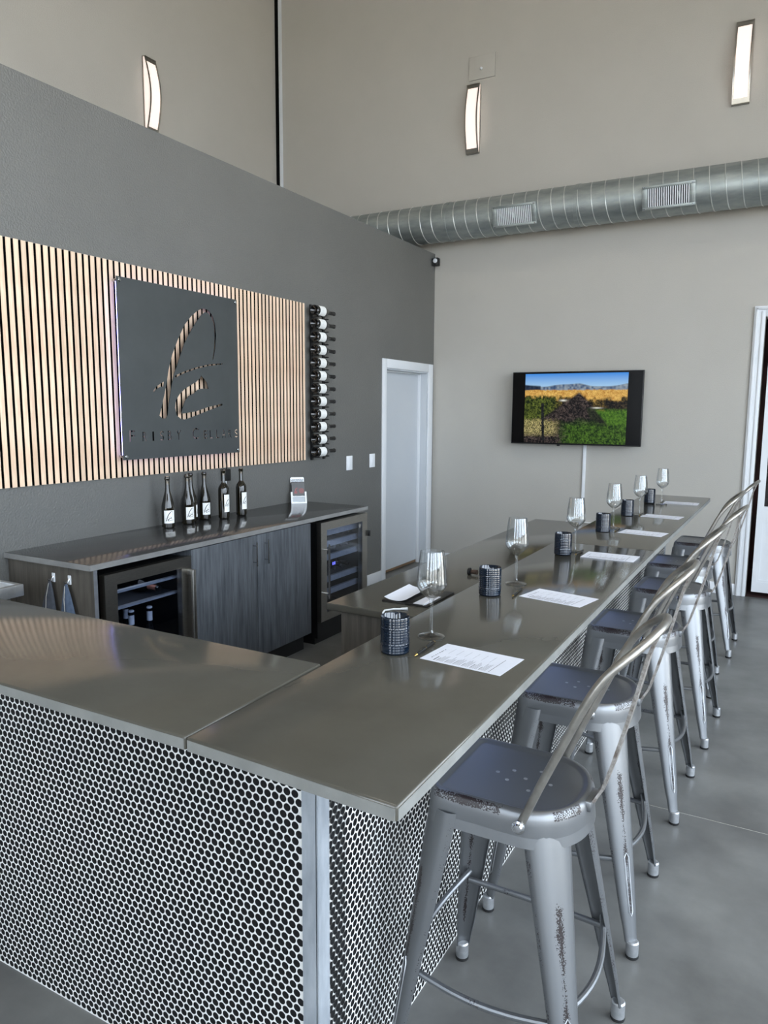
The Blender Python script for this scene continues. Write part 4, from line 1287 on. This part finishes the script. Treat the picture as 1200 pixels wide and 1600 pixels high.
for sx_ in (-1, 1):
    for sy_ in (-1, 1):
        u = Vector((sx_, sy_, 0)).normalized(); v = Vector((-sy_, sx_, 0)).normalized()
        rings = []
        NT, NA = 16, 17
        ztop, zbot = SEAT - .05, .05
        for i in range(NT + 1):
            t = i / NT
            z = ztop + (zbot - ztop) * t
            cx, cy = leg_centre(t * .95, sx_ > 0)
            c = Vector((sx_ * cx, sy_ * cy, z))
            a = .062 * (1 - t) + .024 * t
            if t > .93: a *= .9
            dpt = .62
            outer, inner = [], []
            for q in range(NA):
                th = math.radians(-96 + 192 * q / (NA - 1))
                outer.append(c + u * (a * dpt * math.cos(th)) + v * (a * math.sin(th)))
                inner.append(c + u * ((a - .003) * dpt * math.cos(th) - .001) + v * ((a - .003) * math.sin(th)))
            rings.append([tuple(p) for p in outer] + [tuple(p) for p in inner[::-1]])
        lg = MB().loft(rings).build('leg', M_STOOL, st, smooth=True, sharp=50)
        def lw(co, u=u, v=v, sx_=sx_, sy_=sy_):
            t = (ztop - co.z) / (ztop - zbot)
            cx, cy = leg_centre(t * .95, sx_ > 0)
            p = Vector((co.x - sx_ * cx, co.y - sy_ * cy, 0))
            a = .062 * (1 - t) + .024 * t
            s = p.dot(v) / a; rad = p.dot(u) / (a * .62)
            wv = 0.0
            if rad > .8 and .2 < t < .92: wv = .50 - .62 * abs(s)
            if abs(s) > .93: wv = max(wv, .36)
            return max(0, wv)
        set_wear(lg, lw)
        # embossed slot low on the leg's outer face
        pth = []
        for (t, s) in [(.62, -.2), (.60, 0), (.62, .2), (.70, .2), (.78, .2), (.86, .2), (.88, 0), (.86, -.2), (.78, -.2), (.70, -.2), (.62, -.2)]:
            z = ztop + (zbot - ztop) * t
            cx, cy = leg_centre(t * .95, sx_ > 0)
            a = .062 * (1 - t) + .024 * t
            c = Vector((sx_ * cx, sy_ * cy, z)) + u * (a * .62 * math.sqrt(max(0, 1 - s * s)) + .0002) + v * (a * s)
            pth.append(tuple(c))
        MB().tube(pth, .0022, 6).build('embossed_slot', M_SLEEVE, lg, smooth=True)
        MB().lathe([(.0195, .008), (.0195, .052), (.016, .056), (0, .056)], 16, (sx_ * FX, sy_ * FY, 0)).build('foot_sleeve', M_SLEEVE, st, smooth=True)
        MB().lathe([(0, 0), (.019, 0), (.0205, .003), (.0205, .010), (0, .011)], 16, (sx_ * FX, sy_ * FY, 0)).build('rubber_foot', M_RUBBER, st, smooth=True)
zs = .295
t_ = (SEAT - .066 - zs) / (SEAT - .116)
lx_, ly_ = leg_centre(t_ * .95)
bx_, by_ = leg_centre(t_ * .95, True)
lx_ += .010; ly_ += .010; bx_ += .010; by_ += .010
def rodpath(a, b, out, drop):
    A, B = Vector(a), Vector(b)
    return [tuple(A.lerp(B, q / 12) + Vector(out) * math.sin(PI * q / 12) + Vector((0, 0, -drop * math.sin(PI * q / 12)))) for q in range(13)]
for (a, b, out, drop) in (((-lx_, -ly_, zs), (bx_, -by_, zs), (0, -.022, 0), .012), ((-lx_, ly_, zs), (bx_, by_, zs), (0, .022, 0), .012), ((-lx_ + .004, -ly_ + .004, zs + .03), (-lx_ + .004, ly_ - .004, zs + .03), (-.022, 0, 0), .012), ((bx_ - .004, -by_ + .004, zs + .03), (bx_ - .004, by_ - .004, zs + .03), (.03, 0, 0), .02)):
    sr = MB().tube(rodpath(a, b, out, drop), .0085, 10).build('stretcher', M_STOOL, st, smooth=True)
    set_wear(sr, lambda c: .36 if abs(c.x) < .12 and abs(c.y) > .15 else .2)
for sg in (-1, 1):
    cbx = MB().tube([(-.125, -sg * .12, SEAT - .10), (.125, sg * .12, SEAT - .10 - .008 * (sg + 1))], .006, 8).build('cross_brace', M_STOOL, st, smooth=True)
    set_wear(cbx, lambda c: .1)
half = [(.752, .186, .068), (.80, .187, .088), (.87, .188, .117), (.95, .190, .152), (1.03, .190, .187), (1.09, .189, .215), (1.13, .184, .238), (1.16, .175, .262), (1.185, .155, .287), (1.205, .122, .309), (1.219, .080, .325), (1.226, .040, .333), (1.228, 0, .335)]
path = [(x_, -w_, z) for z, w_, x_ in half] + [(x_, w_, z) for z, w_, x_ in half[::-1][1:]]
# smooth the hoop with a Catmull-Rom pass
P = [Vector(p) for p in path]
sm = []
for i in range(len(P) - 1):
    p0_, p1_, p2_, p3_ = P[max(i - 1, 0)], P[i], P[i + 1], P[min(i + 2, len(P) - 1)]
    for q in range(3):
        t = q / 3
        sm.append(.5 * ((2 * p1_) + (p2_ - p0_) * t + (2 * p0_ - 5 * p1_ + 4 * p2_ - p3_) * t * t + (3 * p1_ - p0_ - 3 * p2_ + p3_) * t ** 3))
sm.append(P[-1])
MB().tube(sm, .0098, 14).build('back_hoop', M_HOOP, st, smooth=True)
spl = [(.180, .752), (.2, .772), (.217, .803), (.238, .875), (.262, .968), (.284, 1.06), (.304, 1.15), (.330, 1.222)]
rings = []
for i, (x, z) in enumerate(spl):
    hw = .030 if i < 2 else .024
    rings.append([(x - .004, -hw, z), (x + .004, -hw, z), (x + .004, hw, z), (x - .004, hw, z)])
MB().loft(rings).build('back_splat', M_SPLAT, st)
MB().box(.176, .196, -.04, .04, .745, .772).build('splat_bracket', M_STOOL, st, bevel=.004)
for sg in (-1, 1):
    MB().lathe([(.016, 0), (.016, .004), (.011, .006), (.009, .010), (0, .0105)] if sg > 0 else [(.016, 0), (.016, -.004), (.011, -.006), (.009, -.010), (0, -.0105)], 14, (.068, sg * .195, .752), 'y').build('bolt', M_CHROME, st, smooth=True)
spos = [(-.5625, 1.735), (-.58, 2.462), (-.565, 3.348), (-.527, 4.17), (-.585, 4.91), (-.54, 5.785)]
for i, (x, y) in enumerate(spos):
    o = st if i == 0 else copy_tree(st)
    o.location = (x, y, 0)
    o.rotation_euler = (0, 0, math.radians([0, 1.5, -1, -2, 1, -1][i]))
    o['label'] = 'weathered silver metal bar stool with hoop back, %s from the galvanised bar corner' % ORD[i]
